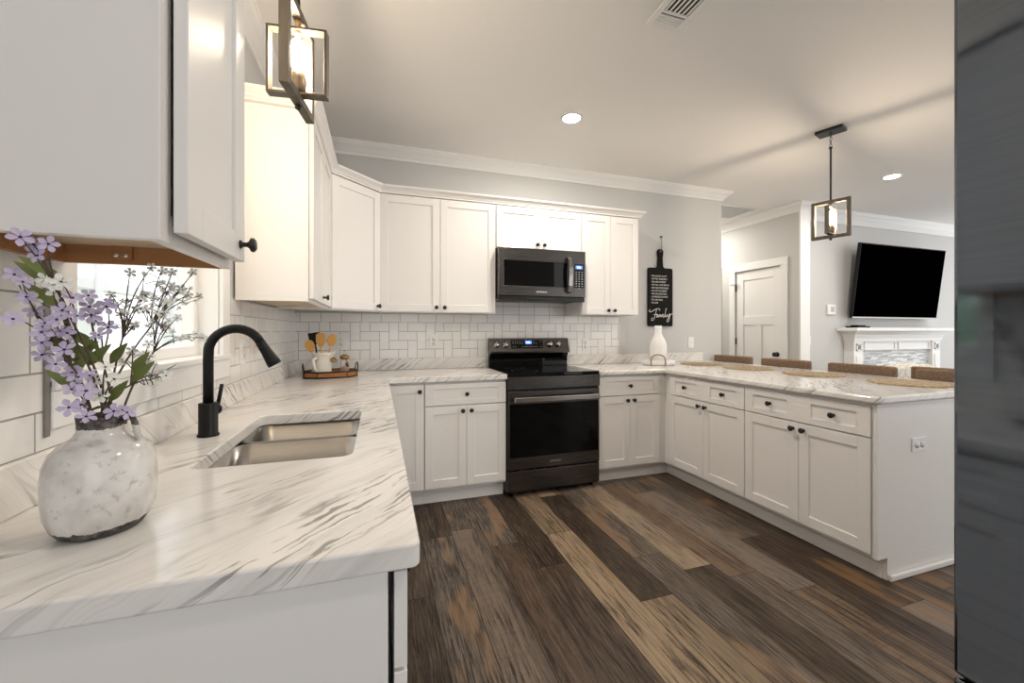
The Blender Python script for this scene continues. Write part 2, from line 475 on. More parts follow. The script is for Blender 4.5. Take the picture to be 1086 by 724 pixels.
    def build(s, name, material, parent=None, bevel=0.0, seg=2, local=False, subsurf=0):
        off = Vector((0, 0, 0))
        if parent is not None and not local:
            q = parent
            while q is not None:
                off += q.location; q = q.parent
        me = bpy.data.meshes.new(name)
        me.from_pydata([Vector(v) - off for v in s.v], [], s.f)
        for p, sm in zip(me.polygons, s.smooth): p.use_smooth = sm
        bm = bmesh.new(); bm.from_mesh(me); bmesh.ops.recalc_face_normals(bm, faces=bm.faces); bm.to_mesh(me); bm.free()
        me.materials.append(material)
        o = bpy.data.objects.new(name, me)
        C.collection.objects.link(o)
        if parent is not None: o.parent = parent
        if bevel:
            b = o.modifiers.new('bevel', 'BEVEL'); b.width = bevel; b.segments = seg; b.limit_method = 'ANGLE'; b.angle_limit = math.radians(40)
            b.harden_normals = False
        if subsurf:
            b = o.modifiers.new('subdivision', 'SUBSURF'); b.levels = subsurf; b.render_levels = subsurf
        return o


def thing(name, label, cat, loc=(0, 0, 0), group=None, rz=0):
    o = bpy.data.objects.new(name, None); C.collection.objects.link(o)
    o.empty_display_size = 0.05
    o.location = loc; o.rotation_euler = (0, 0, rz)
    o['label'] = label; o['category'] = cat
    if group: o['group'] = group
    return o


def tag(o, label, cat, group=None):
    o['label'] = label; o['category'] = cat
    if group: o['group'] = group
    return o


def struct(o):
    o['kind'] = 'structure'; return o


def copy_tree(o, parent=None):
    c = o.copy(); C.collection.objects.link(c)
    if parent is not None: c.parent = parent
    for ch in list(o.children):
        copy_tree(ch, c)
    return c


def text_mesh(name, body, size, M4, material, parent, depth=0.0006, align='LEFT'):
    cu = bpy.data.curves.new(name, 'FONT'); cu.body = body; cu.size = size; cu.extrude = depth; cu.align_x = align
    tmp = bpy.data.objects.new(name, cu); C.collection.objects.link(tmp)
    dg = bpy.context.evaluated_depsgraph_get()
    me = bpy.data.meshes.new_from_object(tmp.evaluated_get(dg))
    bpy.data.objects.remove(tmp, do_unlink=True)
    off = Vector((0, 0, 0)); q = parent
    while q is not None:
        off += q.location; q = q.parent
    me.transform(Matrix.Translation(-off) @ M4)
    me.materials.clear(); me.materials.append(material)
    o = bpy.data.objects.new(name, me); C.collection.objects.link(o); o.parent = parent
    return o


def facing_back(x, y, z):
    """text frame reading left to right along +X, facing -Y"""
    return Matrix.Translation((x, y, z)) @ Matrix.Rotation(math.pi / 2, 4, 'X')


# ================================================================== SETTING
struct(MB().box(-0.80, 8.6, -2.0, 5.5, -0.06, 0).build('floor', M['floor']))
struct(MB().box(-0.80, 8.6, -2.0, 5.5, ZC, ZC + 0.08).build('ceiling', M['ceil']))

# left wall with the window opening
WY0, WY1, WZ0, WZ1 = 1.10, 1.94, 1.134, 2.10
w = MB()
w.box(XW - 0.14, XW, -2.0, WY0, 0, ZC); w.box(XW - 0.14, XW, WY1, YW + 0.12, 0, ZC)
w.box(XW - 0.14, XW, WY0, WY1, 0, WZ0); w.box(XW - 0.14, XW, WY0, WY1, WZ1, ZC)
struct(w.build('wall_left', M['wall']))
struct(MB().box(XW, XE, YW, YW + 0.12, 0, ZC).build('wall_back', M['wall']))
w = MB(); w.box(XE - 0.12, XE, YW + 0.12, 5.4, 0, ZC)
struct(w.build('wall_hall_left', M['wall']))
# hall wall with door opening Y 3.731..4.414
DY0, DY1, DZ = 3.735, 4.414, 2.04
w = MB(); w.box(XH, XH + 0.13, 3.505, DY0, 0, ZC); w.box(XH, XH + 0.13, DY1, 5.4, 0, ZC); w.box(XH, XH + 0.13, DY0, DY1, DZ, ZC)
struct(w.build('wall_hall', M['wall']))
struct(MB().box(XH + 0.13, 8.3, YT, YT + 0.12, 0, ZC).build('wall_living', M['wall']))
struct(MB().box(XE, XH, 5.3, 5.4, 0, ZC).build('wall_hall_end', M['wall']))
struct(MB().box(0.95, 3.6, -2.0, -1.88, 0, ZC).build('wall_rear_light_block', M['wall']))  # unseen partial wall, added to cut the light coming from behind the camera

# backsplash tile
BS = 1.006
t = MB().box(XW + 0.008, 2.253, YW - 0.008, YW - 0.0005, BS - 0.1, 1.374)
t.box(0.90, 1.672, YW - 0.008, YW - 0.0005, 1.374, 1.50)
struct(t.build('trim_backsplash_back', M['tile_x']))
t = MB().box(XW + 0.0005, XW + 0.008, 2.02, YW - 0.008, BS - 0.1, 1.374)
t.box(XW + 0.0005, XW + 0.008, 0.60, 1.03, BS - 0.1, 1.374)
t.box(XW + 0.0005, XW + 0.008, 1.03, 2.02, BS - 0.1, 1.040)
struct(t.build('trim_backsplash_left', M['tile_y']))
struct(MB().box(XW + 0.0005, XW + 0.012, 1.018, 1.030, 1.03, 1.374).build('trim_tile_edge', mat('tile_edge_strip', (0.22, 0.20, 0.18), 0.4)))

# crown mouldings
def crown_prof(h, d):
    return [(0, ZC - h), (0.012, ZC - h), (0.016, ZC - h + 0.016), (0.028, ZC - h + 0.028), (0.5 * d, ZC - h * 0.52), (0.82 * d, ZC - 0.030), (d - 0.008, ZC - 0.018), (d, ZC - 0.012), (d, ZC), (0, ZC)]
struct(MB().sweep(crown_prof(0.095, 0.085), [(XW, -2.0), (XW, YW), (XE, YW), (XE, 5.3)]).build('trim_1', M['trim']))
struct(MB().sweep(crown_prof(0.095, 0.085), [(XH, 5.3), (XH, 3.50), (XH + 0.135, 3.50), (XH + 0.135, YT), (8.3, YT)]).build('trim_2', M['trim']))
# cased end of the hall wall and header board over the living room wall
struct(MB().box(XH - 0.012, XH + 0.142, 3.485, 3.505, 0, ZC - 0.09).build('trim_3', M['trim'], bevel=0.003))
struct(MB().box(XH + 0.142, 8.3, YT - 0.016, YT, ZC - 0.15, ZC - 0.02).build('trim_4', M['trim']))
# baseboards
struct(MB().box(XE - 0.01, XE + 0.015, YW + 0.13, 5.3, 0, 0.13).build('baseboard_hall_left', M['trim']))
b = MB(); b.box(XH - 0.015, XH, 3.51, DY0 - 0.095, 0, 0.13); b.box(XH - 0.015, XH, DY1 + 0.095, 5.3, 0, 0.13)
struct(b.build('baseboard_hall', M['trim'], bevel=0.004))
b = MB(); b.box(XH + 0.15, 5.60, YT - 0.015, YT, 0, 0.13); b.box(7.40, 8.3, YT - 0.015, YT, 0, 0.13)
struct(b.build('baseboard_living', M['trim'], bevel=0.004))
struct(MB().box(3.40, XE, YW - 0.015, YW, 0, 0.13).build('baseboard_back', M['trim'], bevel=0.004))

# ---- window over the sink
win = struct(bpy.data.objects.new('window_1', None)); C.collection.objects.link(win); win.location = (XW, 1.52, WZ0)
k = MB()
k.box(XW, XW + 0.016, WY1, 2.02, WZ0 - 0.012, WZ1 + 0.08); k.box(XW, XW + 0.016, 1.032, WY0, WZ0 - 0.012, WZ1 + 0.08)
k.box(XW, XW + 0.016, WY0, WY1, WZ1, WZ1 + 0.08)
k.build('window_casing', M['trim'], win, bevel=0.003)
MB().box(XW, XW + 0.016, 1.032, 2.02, 1.042, WZ0 - 0.016).build('window_apron', M['trim'], win, bevel=0.003)
MB().box(XW - 0.10, XW + 0.022, 1.032, 2.022, WZ0 - 0.016, WZ0 + 0.004).build('window_sill', M['trim'], win, bevel=0.003)
k = MB()
k.box(XW - 0.139, XW - 0.001, WY1 - 0.004, WY1 - 0.0005, WZ0, WZ1); k.box(XW - 0.139, XW - 0.001, WY0 + 0.0005, WY0 + 0.004, WZ0, WZ1); k.box(XW - 0.139, XW - 0.001, WY0, WY1, WZ1 - 0.004, WZ1 - 0.0005)
k.build('window_jamb', M['trim'], win)
f = MB(); FX0, FX1 = XW - 0.115, XW - 0.068
f.box(FX0, FX1, WY0 + 0.0042, WY0 + 0.042, WZ0 + 0.0042, WZ1 - 0.0042); f.box(FX0, FX1, WY1 - 0.042, WY1 - 0.0042, WZ0 + 0.0042, WZ1 - 0.0042)
f.box(FX0, FX1, WY0 + 0.042, WY1 - 0.042, WZ0 + 0.0042, WZ0 + 0.042); f.box(FX0, FX1, WY0 + 0.042, WY1 - 0.042, WZ1 - 0.042, WZ1 - 0.0042); f.box(FX0, FX1, WY0 + 0.042, WY1 - 0.042, 1.60, 1.64)
f.build('window_frame', M['trim'], win, bevel=0.003)
MB().box(XW - 0.094, XW - 0.090, WY0 + 0.04, WY1 - 0.04, WZ0 + 0.04, WZ1 - 0.04).build('window_pane', M['pane'], win)

# ---- hall door and its frame
door = struct(bpy.data.objects.new('door_1', None)); C.collection.objects.link(door); door.location = (XH, 4.07, 0)
k = MB()
k.box(XH - 0.018, XH, DY0 - 0.09, DY0, 0, DZ + 0.005); k.box(XH - 0.018, XH, DY1, DY1 + 0.09, 0, DZ + 0.005)
k.box(XH - 0.020, XH, DY0 - 0.095, DY1 + 0.095, DZ + 0.005, DZ + 0.10)
k.build('door_casing', M['trim'], door, bevel=0.003)
d = MB(); dx0, dx1 = XH + 0.012, XH + 0.048
a0, a1 = DY0 + 0.004, DY1 - 0.004
d.box(dx0, dx1, a0, a0 + 0.115, 0.008, DZ - 0.006); d.box(dx0, dx1, a1 - 0.115, a1, 0.008, DZ - 0.006)
d.box(dx0, dx1, a0 + 0.115, a1 - 0.115, DZ - 0.125, DZ - 0.006); d.box(dx0, dx1, a0 + 0.115, a1 - 0.115, 1.31, 1.43)
d.box(dx0, dx1, a0 + 0.115, a1 - 0.115, 0.008, 0.23)
mid = (a0 + a1) / 2; d.box(dx0, dx1, mid - 0.055, mid + 0.055, 0.23, 1.31)
d.box(dx0 + 0.012, dx1 - 0.012, a0 + 0.11, a1 - 0.11, 0.22, DZ - 0.12)
slab = d.build('door_panel', M['trim'], door, bevel=0.004)
k = MB(); k.lathe([(0.030, 0), (0.030, 0.006), (0.010, 0.010), (0.010, 0.030), (0.026, 0.040), (0.028, 0.052), (0.020, 0.062), (0.0, 0.064)], (dx0, 3.80, 0.94), (-1, 0, 0), 20)
k.build('door_knob', M['black'], slab)
for hz in (1.823, 1.09, 0.25):
    MB().box(XH - 0.004, XH + 0.012, DY1 - 0.010, DY1 + 0.014, hz - 0.045, hz + 0.045).build('hinge', M['black'], slab)
MB().box(XH - 0.030, XH - 0.004, DY1 - 0.05, DY1 + 0.07, 1.876, 1.882).build('door_stop', M['chrome'], slab)
struct(MB().box(XH - 0.018, XH, 4.645, 4.735, 0, 2.14).build('trim_5', M['trim'], bevel=0.003))

# ---- outside the window: porch and garden
g = MB(); g.box(-14, -1.2, -6, 12, -0.35, -0.30)
struct(g.build('ground_outside', M['lawn']))
random.seed(4)
def hedge(y0, y1, x, h, label):
    bm = bmesh.new()
    for i in range(60):
        c = Vector((x + random.uniform(-.5, .5), random.uniform(y0, y1), random.uniform(0.0, h)))
        r = bmesh.ops.create_icosphere(bm, subdivisions=3, radius=random.uniform(.45, .75), matrix=Matrix.Translation(c))
        for v in r['verts']:
            v.co += (v.co - c).normalized() * random.uniform(-.05, .05)
    me = bpy.data.meshes.new('garden_bush'); bm.to_mesh(me); bm.free(); me.materials.append(M['hedge'])
    o = bpy.data.objects.new('garden_bush', me); C.collection.objects.link(o)
    tag(o, label, 'bush', None)
hedge(5.0, 11.5, -7.0, 2.6, 'pale green bush seen through the window over the sink')
p = thing('porch_railing', 'white porch railing seen through the window over the sink', 'railing', (-2.6, 4.0, -0.3))
MB().box(-2.66, -2.54, 1.4, 6.5, 1.62, 1.72).build('top_rail', M['porch'], p, bevel=0.01)
MB().box(-2.64, -2.56, 1.4, 6.5, 0.75, 0.82).build('bottom_rail', M['porch'], p, bevel=0.01)
for yy in (1.46, 3.3, 4.9, 6.44):
    MB().box(-2.67, -2.53, yy - 0.06, yy + 0.06, -0.3, 2.35).build('post', M['porch'], p, bevel=0.01)

# ================================================================== CABINETS
def shaker(mb, O, U, N, w, h, t=0.020, rail=0.057, rec=0.008):
    mb.obox(O, U, N, 0, rail, 0, h, 0, t); mb.obox(O, U, N, w - rail, w, 0, h, 0, t)
    mb.obox(O, U, N, rail, w - rail, 0, rail, 0, t); mb.obox(O, U, N, rail, w - rail, h - rail, h, 0, t)
    mb.obox(O, U, N, rail - 0.004, w - rail + 0.004, rail - 0.004, h - rail + 0.004, 0.002, t - rec)
    return mb

def knob(parent, P, N):
    MB().lathe([(0.009, -0.001), (0.009, 0.002), (0.0055, 0.005), (0.0050, 0.013), (0.009, 0.018), (0.0150, 0.021), (0.0155, 0.026), (0.011, 0.030), (0.0, 0.031)], P, N, 18).build('knob', M['black'], parent)

def door_part(parent, O, U, N, w, h, kn=None, name='door', rail=0.057):
    """kn: (u, z) of the knob on the front"""
    d = shaker(MB(), O, U, N, w, h, rail=rail).build(name, M['cab'], parent, bevel=0.0016)
    if kn:
        P = Vector(O) + Vector(U).normalized() * kn[0] + Vector((0, 0, kn[1])) + Vector(N).normalized() * 0.020
        knob(d, P, N)
    return d

X_, Y_, nX, nY = Vector((1, 0, 0)), Vector((0, 1, 0)), Vector((-1, 0, 0)), Vector((0, -1, 0))
FD = 0.305                 # depth of wall cabinet boxes
UB, UT = 1.372, 2.262      # wall cabinets
XF = XW + FD               # face frame plane of the left wall cabinets  (-0.315)
YF = YW - 0.310            # face frame plane of the back wall cabinets
G = 0.0015

# --- near left wall cabinet (beside the camera)
CY0, CY1 = 0.748, 1.060
c = thing('wall_cabinet', 'white wall cabinet nearest the camera, above the flower vase, its raw wooden underside showing', 'cabinet', (XW + 0.15, 0.9, UB))
b = MB()
b.box(XW + 0.009, XF, CY0, CY0 + 0.016, UB, UT + 0.03)
b.box(XW + 0.009, XF - 0.018, CY1 - 0.014, CY1, UB + 0.036, UT + 0.03)
b.box(XW + 0.009, XF, CY0 + 0.016, CY1 - 0.014, UT + 0.014, UT + 0.03)
b.box(XF - 0.018, XF, CY0 + 0.016, CY0 + 0.036, UB, UT + 0.014); b.box(XF - 0.018, XF, CY1 - 0.038, CY1, UB, UT + 0.014)
b.box(XF - 0.018, XF, CY0 + 0.036, CY1 - 0.038, UB, UB + 0.046)
b.build('body', M['cab'], c, bevel=0.0012)
MB().box(XW + 0.009, XF - 0.019, CY0 + 0.017, CY1 - 0.015, UB + 0.036, UB + 0.046).build('underside', M['under'], c)
k = MB(); k.box(XW + 0.009, XF - 0.019, CY1 - 0.0138, CY1 - 0.0002, UB, UB + 0.0358); k.box(XW + 0.010, XW + 0.026, CY0 + 0.017, CY1 - 0.0141, UB, UB + 0.0358)
cl = k.build('hanging_cleat', M['cleat'], c)
k = MB(); k.box(-0.520, -0.485, CY1 - 0.020, CY1 - 0.0141, UB + 0.008, UB + 0.038)
br = k.build('corner_block', M['cleat'], cl)
k = MB()
for xx in (-0.511, -0.495): k.lathe([(0.0045, 0), (0.0045, 0.0016), (0.0, 0.0018)], (xx, CY1 - 0.020, UB + 0.017), (0, -1, 0), 12)
k.build('screw', M['chrome'], cl)
door_part(c, (XF + 0.008, CY0 + 0.022, UB + 0.016), Y_, X_, 0.284, UT - UB - 0.04, (0.284 - 0.032, 0.034))
MB().box(XF, XF + 0.0079, CY0 + 0.040, CY1 - 0.040, UB + 0.03, UT - 0.03).build('door_gap_shade', M['void'], c)  # black block standing in for the shade between face frame and door

# --- left wall cabinet beyond the window: two doors
CY2, CY3 = 2.104, 2.878
c = thing('wall_cabinet', 'white two-door wall cabinet right of the sink window, next to the corner cabinet', 'cabinet', (XW + 0.15, 2.5, UB))
b = MB(); b.box(XW + 0.009, XF, CY2, CY3, UB + 0.022, UT); b.box(XW + 0.009, XF, CY2, CY2 + 0.016, UB, UB + 0.022)
b.box(XF - 0.018, XF, CY2 + 0.016, CY3, UB, UB + 0.022); b.box(XW + 0.009, XF - 0.018, CY3 - 0.016, CY3, UB, UB + 0.022)
b.build('body', M['cab'], c, bevel=0.0012)
MB().box(XW + 0.010, XF - 0.019, CY2 + 0.017, CY3 - 0.017, UB + 0.014, UB + 0.0215).build('underside', M['under'], c)
dw = (CY3 - CY2) / 2 - 0.012
door_part(c, (XF + 0.001, CY2 + 0.010, UB + 0.014), Y_, X_, dw, UT - UB - 0.022, (dw - 0.030, 0.032))
door_part(c, (XF + 0.001, CY2 + 0.010 + dw + 0.003, UB + 0.014), Y_, X_, dw, UT - UB - 0.022, None)

# --- diagonal corner cabinet
A0 = Vector((XF, 2.8795, 0)); B0 = Vector((0.0005, YF, 0))
c = thing('corner_wall_cabinet', 'white single-door wall cabinet set diagonally across the corner', 'cabinet', (-0.3, 3.2, UB))
b = MB(); b.prism([(XW + 0.009, 2.8795), (XF, 2.8795), (0.0005, YF), (0.0005, YW - 0.009), (XW + 0.009, YW - 0.009)], UB + 0.02, UT)
b.build('body', M['cab'], c, bevel=0.0012)
Ud = (B0 - A0).normalized(); Nd = Vector((Ud.y, -Ud.x, 0)); Ld = (B0 - A0).length
MB().obox(A0 + Vector((0, 0, UB)), Ud, Nd, 0.004, Ld - 0.004, 0, 0.021, -0.016, -0.001).build('bottom_rail', M['cab'], c)
door_part(c, A0 + Ud * 0.012 + Nd * 0.001 + Vector((0, 0, UB + 0.010)), Ud, Nd, Ld - 0.024, UT - UB - 0.018, (Ld - 0.052, 0.034))

# --- back wall cabinets
def back_upper(x0, x1, z0, label, knobz=0.034):
    c = thing('wall_cabinet', label, 'cabinet', ((x0 + x1) / 2, YW - 0.15, z0))
    b = MB(); b.box(x0, x1, YF, YW - 0.009, z0 + 0.02, UT); b.box(x0, x0 + 0.016, YF, YW - 0.009, z0, z0 + 0.02); b.box(x1 - 0.016, x1, YF, YW - 0.009, z0, z0 + 0.02)
    b.box(x0 + 0.016, x1 - 0.016, YF, YF + 0.018, z0, z0 + 0.02)
    b.build('body', M['cab'], c, bevel=0.0012)
    w = (x1 - x0) / 2 - 0.0055
    door_part(c, (x0 + 0.004, YF - 0.001, z0 + 0.008), X_, nY, w, UT - z0 - 0.016, (w - 0.030, knobz))
    door_part(c, (x1 - 0.004 - w, YF - 0.001, z0 + 0.008), X_, nY, w, UT - z0 - 0.016, (0.030, knobz))
    return c
back_upper(0.002, 0.899 - G, UB, 'wide white two-door wall cabinet on the back wall, left of the microwave')
back_upper(0.899, 1.673 - G, 1.908, 'short white two-door wall cabinet right above the microwave')
back_upper(1.673, 2.250, UB, 'white two-door wall cabinet on the back wall, right of the microwave')

# --- continuous crown on the wall cabinets
cp = [(0.0, 2.262), (0.024, 2.262), (0.024, 2.272), (0.030, 2.276), (0.036, 2.286), (0.050, 2.298), (0.058, 2.304), (0.060, 2.316), (0.0, 2.316)]
cw = MB().sweep(cp, [(XW + 0.002, CY2), (XF, CY2), (XF, 2.8795), (0.0005, YF), (2.250, YF), (2.250, YW - 0.001)])
tag(cw.build('cabinet_crown_moulding', M['cab']), 'white crown moulding running along the tops of the wall cabinets', 'moulding')

# --- base cabinets
BT = 0.8765
def toe(mb, O, U, N, w):
    mb.obox(O, U, N, 0, w, 0, 0.112, -0.10, -0.068)
def base_unit(name, label, O, U, N, w, depth, layout, toe_shoe=True, panels=1, gap=0.0):
    """O: door plane corner at floor level; N outward.  layout 'dd': drawer over two doors, 'd': drawer over one door, '1': one full door, '2': false front over two doors"""
    O, U, N = Vector(O), Vector(U), Vector(N)
    c = thing(name, label, 'cabinet', tuple(O + U * (w / 2) - N * 0.3))
    b = MB()
    if layout == '2':
        b.obox(O, U, N, 0, 0.018, 0.112, BT, -depth, -0.021); b.obox(O, U, N, w - 0.018, w, 0.112, BT, -depth, -0.021)
        b.obox(O, U, N, 0.018, w - 0.018, 0.112, 0.130, -depth, -0.021); b.obox(O, U, N, 0.018, w - 0.018, 0.130, BT, -depth, -depth + 0.012)
        b.obox(O, U, N, 0.018, w - 0.018, 0.130, BT, -0.040, -0.021)
    else:
        b.obox(O, U, N, 0, w, 0.112, BT, -depth, -0.021 - gap)
    b.build('body', M['cab'], c, bevel=0.001)
    k = MB(); k.obox(O, U, N, 0, w, 0, 0.1115, -0.105, -0.090); k.obox(O, U, N, 0, w, 0, 0.070, -0.0899, -0.083)
    k.build('toe_kick', M['cab'], c)
    z0, z1, zd = 0.130, 0.702, 0.709
    F = O - N * 0.020
    if layout == '1':
        door_part(c, F + U * 0.003 + Vector((0, 0, z0)), U, N, w - 0.006, 0.859 - z0, (w - 0.036, 0.859 - z0 - 0.045))
        return c
    # drawer
    h = 0.859 - zd; rail = 0.036
    m = MB(); Od = F + U * 0.003 + Vector((0, 0, zd)); ww = w - 0.006
    if panels == 1:
        sr = 0.057
        m.obox(Od, U, N, 0, sr, 0, h, 0, 0.02); m.obox(Od, U, N, ww - sr, ww, 0, h, 0, 0.02)
        m.obox(Od, U, N, sr, ww - sr, 0, rail, 0, 0.02); m.obox(Od, U, N, sr, ww - sr, h - rail, h, 0, 0.02)
        m.obox(Od, U, N, sr - .003, ww - sr + .003, rail - .003, h - rail + .003, 0.002, 0.012)
        ks = [ww / 2]
    else:
        sr, md = 0.060, 0.14
        m.obox(Od, U, N, 0, sr, 0, h, 0, 0.02); m.obox(Od, U, N, ww - sr, ww, 0, h, 0, 0.02); m.obox(Od, U, N, ww / 2 - md / 2, ww / 2 + md / 2, 0, h, 0, 0.02)
        for q0, q1 in ((sr, ww / 2 - md / 2), (ww / 2 + md / 2, ww - sr)):
            m.obox(Od, U, N, q0, q1, 0, rail, 0, 0.02); m.obox(Od, U, N, q0, q1, h - rail, h, 0, 0.02)
            m.obox(Od, U, N, q0 - .003, q1 + .003, rail - .003, h - rail + .003, 0.002, 0.012)
        ks = [(sr + ww / 2 - md / 2) / 2, (ww - sr + ww / 2 + md / 2) / 2]
    dr = m.build('drawer', M['cab'], c, bevel=0.0014)
    if layout != '2':
        for q in ks:
            knob(dr, Od + U * q + Vector((0, 0, h / 2)) + N * (0.012), N)
    if layout == 'd':
        door_part(c, F + U * 0.003 + Vector((0, 0, z0)), U, N, ww, z1 - z0, (ww - 0.034, z1 - z0 - 0.036))
    else:
        dw = ww / 2 - 0.0012
        door_part(c, F + U * 0.003 + Vector((0, 0, z0)), U, N, dw, z1 - z0, (dw - 0.030, z1 - z0 - 0.036))
        door_part(c, F + U * (0.003 + ww - dw) + Vector((0, 0, z0)), U, N, dw, z1 - z0, (0.030, z1 - z0 - 0.036))
    return c

# left run (doors face +X, seen edge-on from above)
XD = 0.042
LY = 0.655
c = base_unit('base_cabinet', 'white drawer base cabinet at the near end of the left counter, plain end panel outward', (XD, LY, 0), Y_, X_, 0.40, XD - XW - 0.012, 'd', gap=0.008)
MB().box(XW + 0.010, XD - 0.030, LY - 0.019, LY - 0.0005, 0.0, BT).build('end_panel', M['cab'], c, bevel=0.001)
base_unit('sink_cabinet', 'white sink base cabinet under the double bowl sink', (XD, LY + 0.402, 0), Y_, X_, 0.81, XD - XW - 0.012, '2')
base_unit('base_cabinet', 'white base cabinet beyond the sink in the left run of the counter', (XD, LY + 1.214, 0), Y_, X_, 2.85 - LY - 1.214, XD - XW - 0.012, 'd')
# back run
base_unit('corner_base_cabinet', 'white full-height door base cabinet in the left corner, beside the counter edge', (0.0445, YD, 0), X_, nY, 0.2975 - 0.0445, 0.61, '1')
base_unit('base_cabinet', 'white drawer and two-door base cabinet on the left side of the range', (0.299, YD, 0), X_, nY, 0.893 - 0.299, 0.615, 'dd')
base_unit('base_cabinet', 'white drawer and two-door base cabinet on the right side of the range', (1.664, YD, 0), X_, nY, 2.250 - 1.664, 0.615, 'dd')
f = MB(); f.box(2.2515, 2.3195, YD + 0.020, YW - 0.01, 0.112, BT); f.box(2.2515, 2.391, YD + 0.090, YD + 0.105, 0, 0.1115); f.box(2.2515, 2.384, YD + 0.083, YD + 0.0899, 0, 0.07)
f.box(2.391, 2.406, 2.8185, YD + 0.105, 0, 0.1115); f.box(2.384, 2.3909, 2.8185, YD + 0.0899, 0, 0.07)
tag(f.build('corner_filler', M['cab'], bevel=0.001), 'narrow white filler strip in the inside corner between range run and peninsula', 'filler panel')
# peninsula (doors face -X); U runs towards the camera
base_unit('peninsula_cabinet', 'white two-panel drawer peninsula cabinet nearer the back wall', (XP, 2.818, 0), nY, nX, 2.818 - 2.0855, 0.60, 'dd', panels=2)
c = base_unit('peninsula_cabinet', 'white two-panel drawer peninsula cabinet at the free end, nearest the refrigerator', (XP, 2.0845, 0), nY, nX, 2.0845 - YP - 0.010, 0.60, 'dd', panels=2)
e = MB(); e.box(XP + 0.085, XP + 0.70, YP - 0.012, YP + 0.0095, 0, 0.1119); e.box(XP + 0.010, XP + 0.70, YP - 0.012, YP + 0.0095, 0.112, BT)
e.build('end_panel', M['cab'], c, bevel=0.001)
e = MB(); e.box(XP + 0.083, XP + 0.70, YP - 0.030, YP - 0.0122, 0, 0.034)
e.build('shoe_moulding', M['cab'], c, bevel=0.012, seg=3)
# back side of the peninsula
tag(MB().box(XP + 0.602, XP + 0.70, YP + 0.0105, YW - 0.002, 0.0, BT).build('peninsula_back_panel', M['cab']), 'white panel wall closing the stool side of the peninsula', 'panel')
tag(MB().box(2.3205, 2.90, 2.8195, YW - 0.011, 0.112, BT).build('blind_corner_cabinet', M['cab']), 'white blind corner base unit under the counter where the peninsula meets the back wall', 'cabinet')

# ================================================================== COUNTERTOPS
def grid_top(name, xs, ys, keep, z0, z1, material, parent, bev):
    bm = bmesh.new(); V = {}
    for i, x in enumerate(xs):
        for j, y in enumerate(ys): V[i, j] = bm.verts.new((x, y, z0))
    fs = []
    for i in range(len(xs) - 1):
        for j in range(len(ys) - 1):
            if keep((xs[i] + xs[i + 1]) / 2, (ys[j] + ys[j + 1]) / 2):
                fs.append(bm.faces.new((V[i, j], V[i + 1, j], V[i + 1, j + 1], V[i, j + 1])))
    for v in [v for v in bm.verts if not v.link_faces]: bm.verts.remove(v)
    r = bmesh.ops.extrude_face_region(bm, geom=fs)
    for v in [g for g in r['geom'] if isinstance(g, bmesh.types.BMVert)]: v.co.z = z1
    bmesh.ops.recalc_face_normals(bm, faces=bm.faces)
    off = Vector(parent.location)
    for v in bm.verts: v.co -= off
    # round the vertical outside corner edges given in bev: list of ((x,y), radius)
    for (cx, cy), rad in bev:
        ed = [e for e in bm.edges if all(abs(v.co.x + off.x - cx) < 1e-4 and abs(v.co.y + off.y - cy) < 1e-4 for v in e.verts)]
        if ed: bmesh.ops.bevel(bm, geom=ed, offset=rad, segments=5, affect='EDGES', profile=0.5)
    me = bpy.data.meshes.new(name); bm.to_mesh(me); bm.free(); me.materials.append(material)
    o = bpy.data.objects.new(name, me); C.collection.objects.link(o); o.parent = parent
    b = o.modifiers.new('bevel', 'BEVEL'); b.width = 0.011; b.segments = 4; b.limit_method = 'ANGLE'; b.angle_limit = math.radians(50)
    return o

CT = 0.914
SX0, SX1, SY0, SY1 = -0.422, -0.068, 1.125, 1.755
XL0, LE, YC = 0.0595, 0.628, YD - 0.022
c = thing('countertop', 'grey-veined white marble-look countertop with the sink cut into it', 'countertop', (-0.3, 1.5, CT))
grid_top('top', [XW + 0.002, SX0, SX1, XL0, 0.894], [LE, SY0, SY1, YC, YW - 0.002],
         lambda x, y: (x < XL0 or y > YC) and not (SX0 < x < SX1 and SY0 < y < SY1), BT + 0.0005, CT, M['marble'], c,
         [((XL0, LE), 0.013), ((SX0, SY0), .03), ((SX0, SY1), .03), ((SX1, SY0), .03), ((SX1, SY1), .012)])
k = MB(); k.box(XW + 0.0085, XW + 0.022, LE, YW - 0.022, CT + 0.0003, BS); k.box(XW + 0.0085, 0.905, YW - 0.022, YW - 0.0085, CT + 0.0003, BS)
k.build('upstand', M['marble'], c, bevel=0.003)
c = thing('countertop', 'grey-veined white marble-look countertop on the peninsula, set with round placemats', 'countertop', (2.8, 2.3, CT))
PX0, PX1, PYE = XP - 0.020, 3.392, YP - 0.032
grid_top('top', [1.662, PX0, PX1], [PYE, YC, YW - 0.002], lambda x, y: x > PX0 or y > YC, BT + 0.0005, CT, M['marble'], c,
         [((PX0, PYE), 0.035), ((PX1, PYE), 0.035)])
k = MB(); k.box(1.662, 3.272, YW - 0.022, YW - 0.0085, CT + 0.0003, BS)
k.build('upstand', M['marble'], c, bevel=0.003)

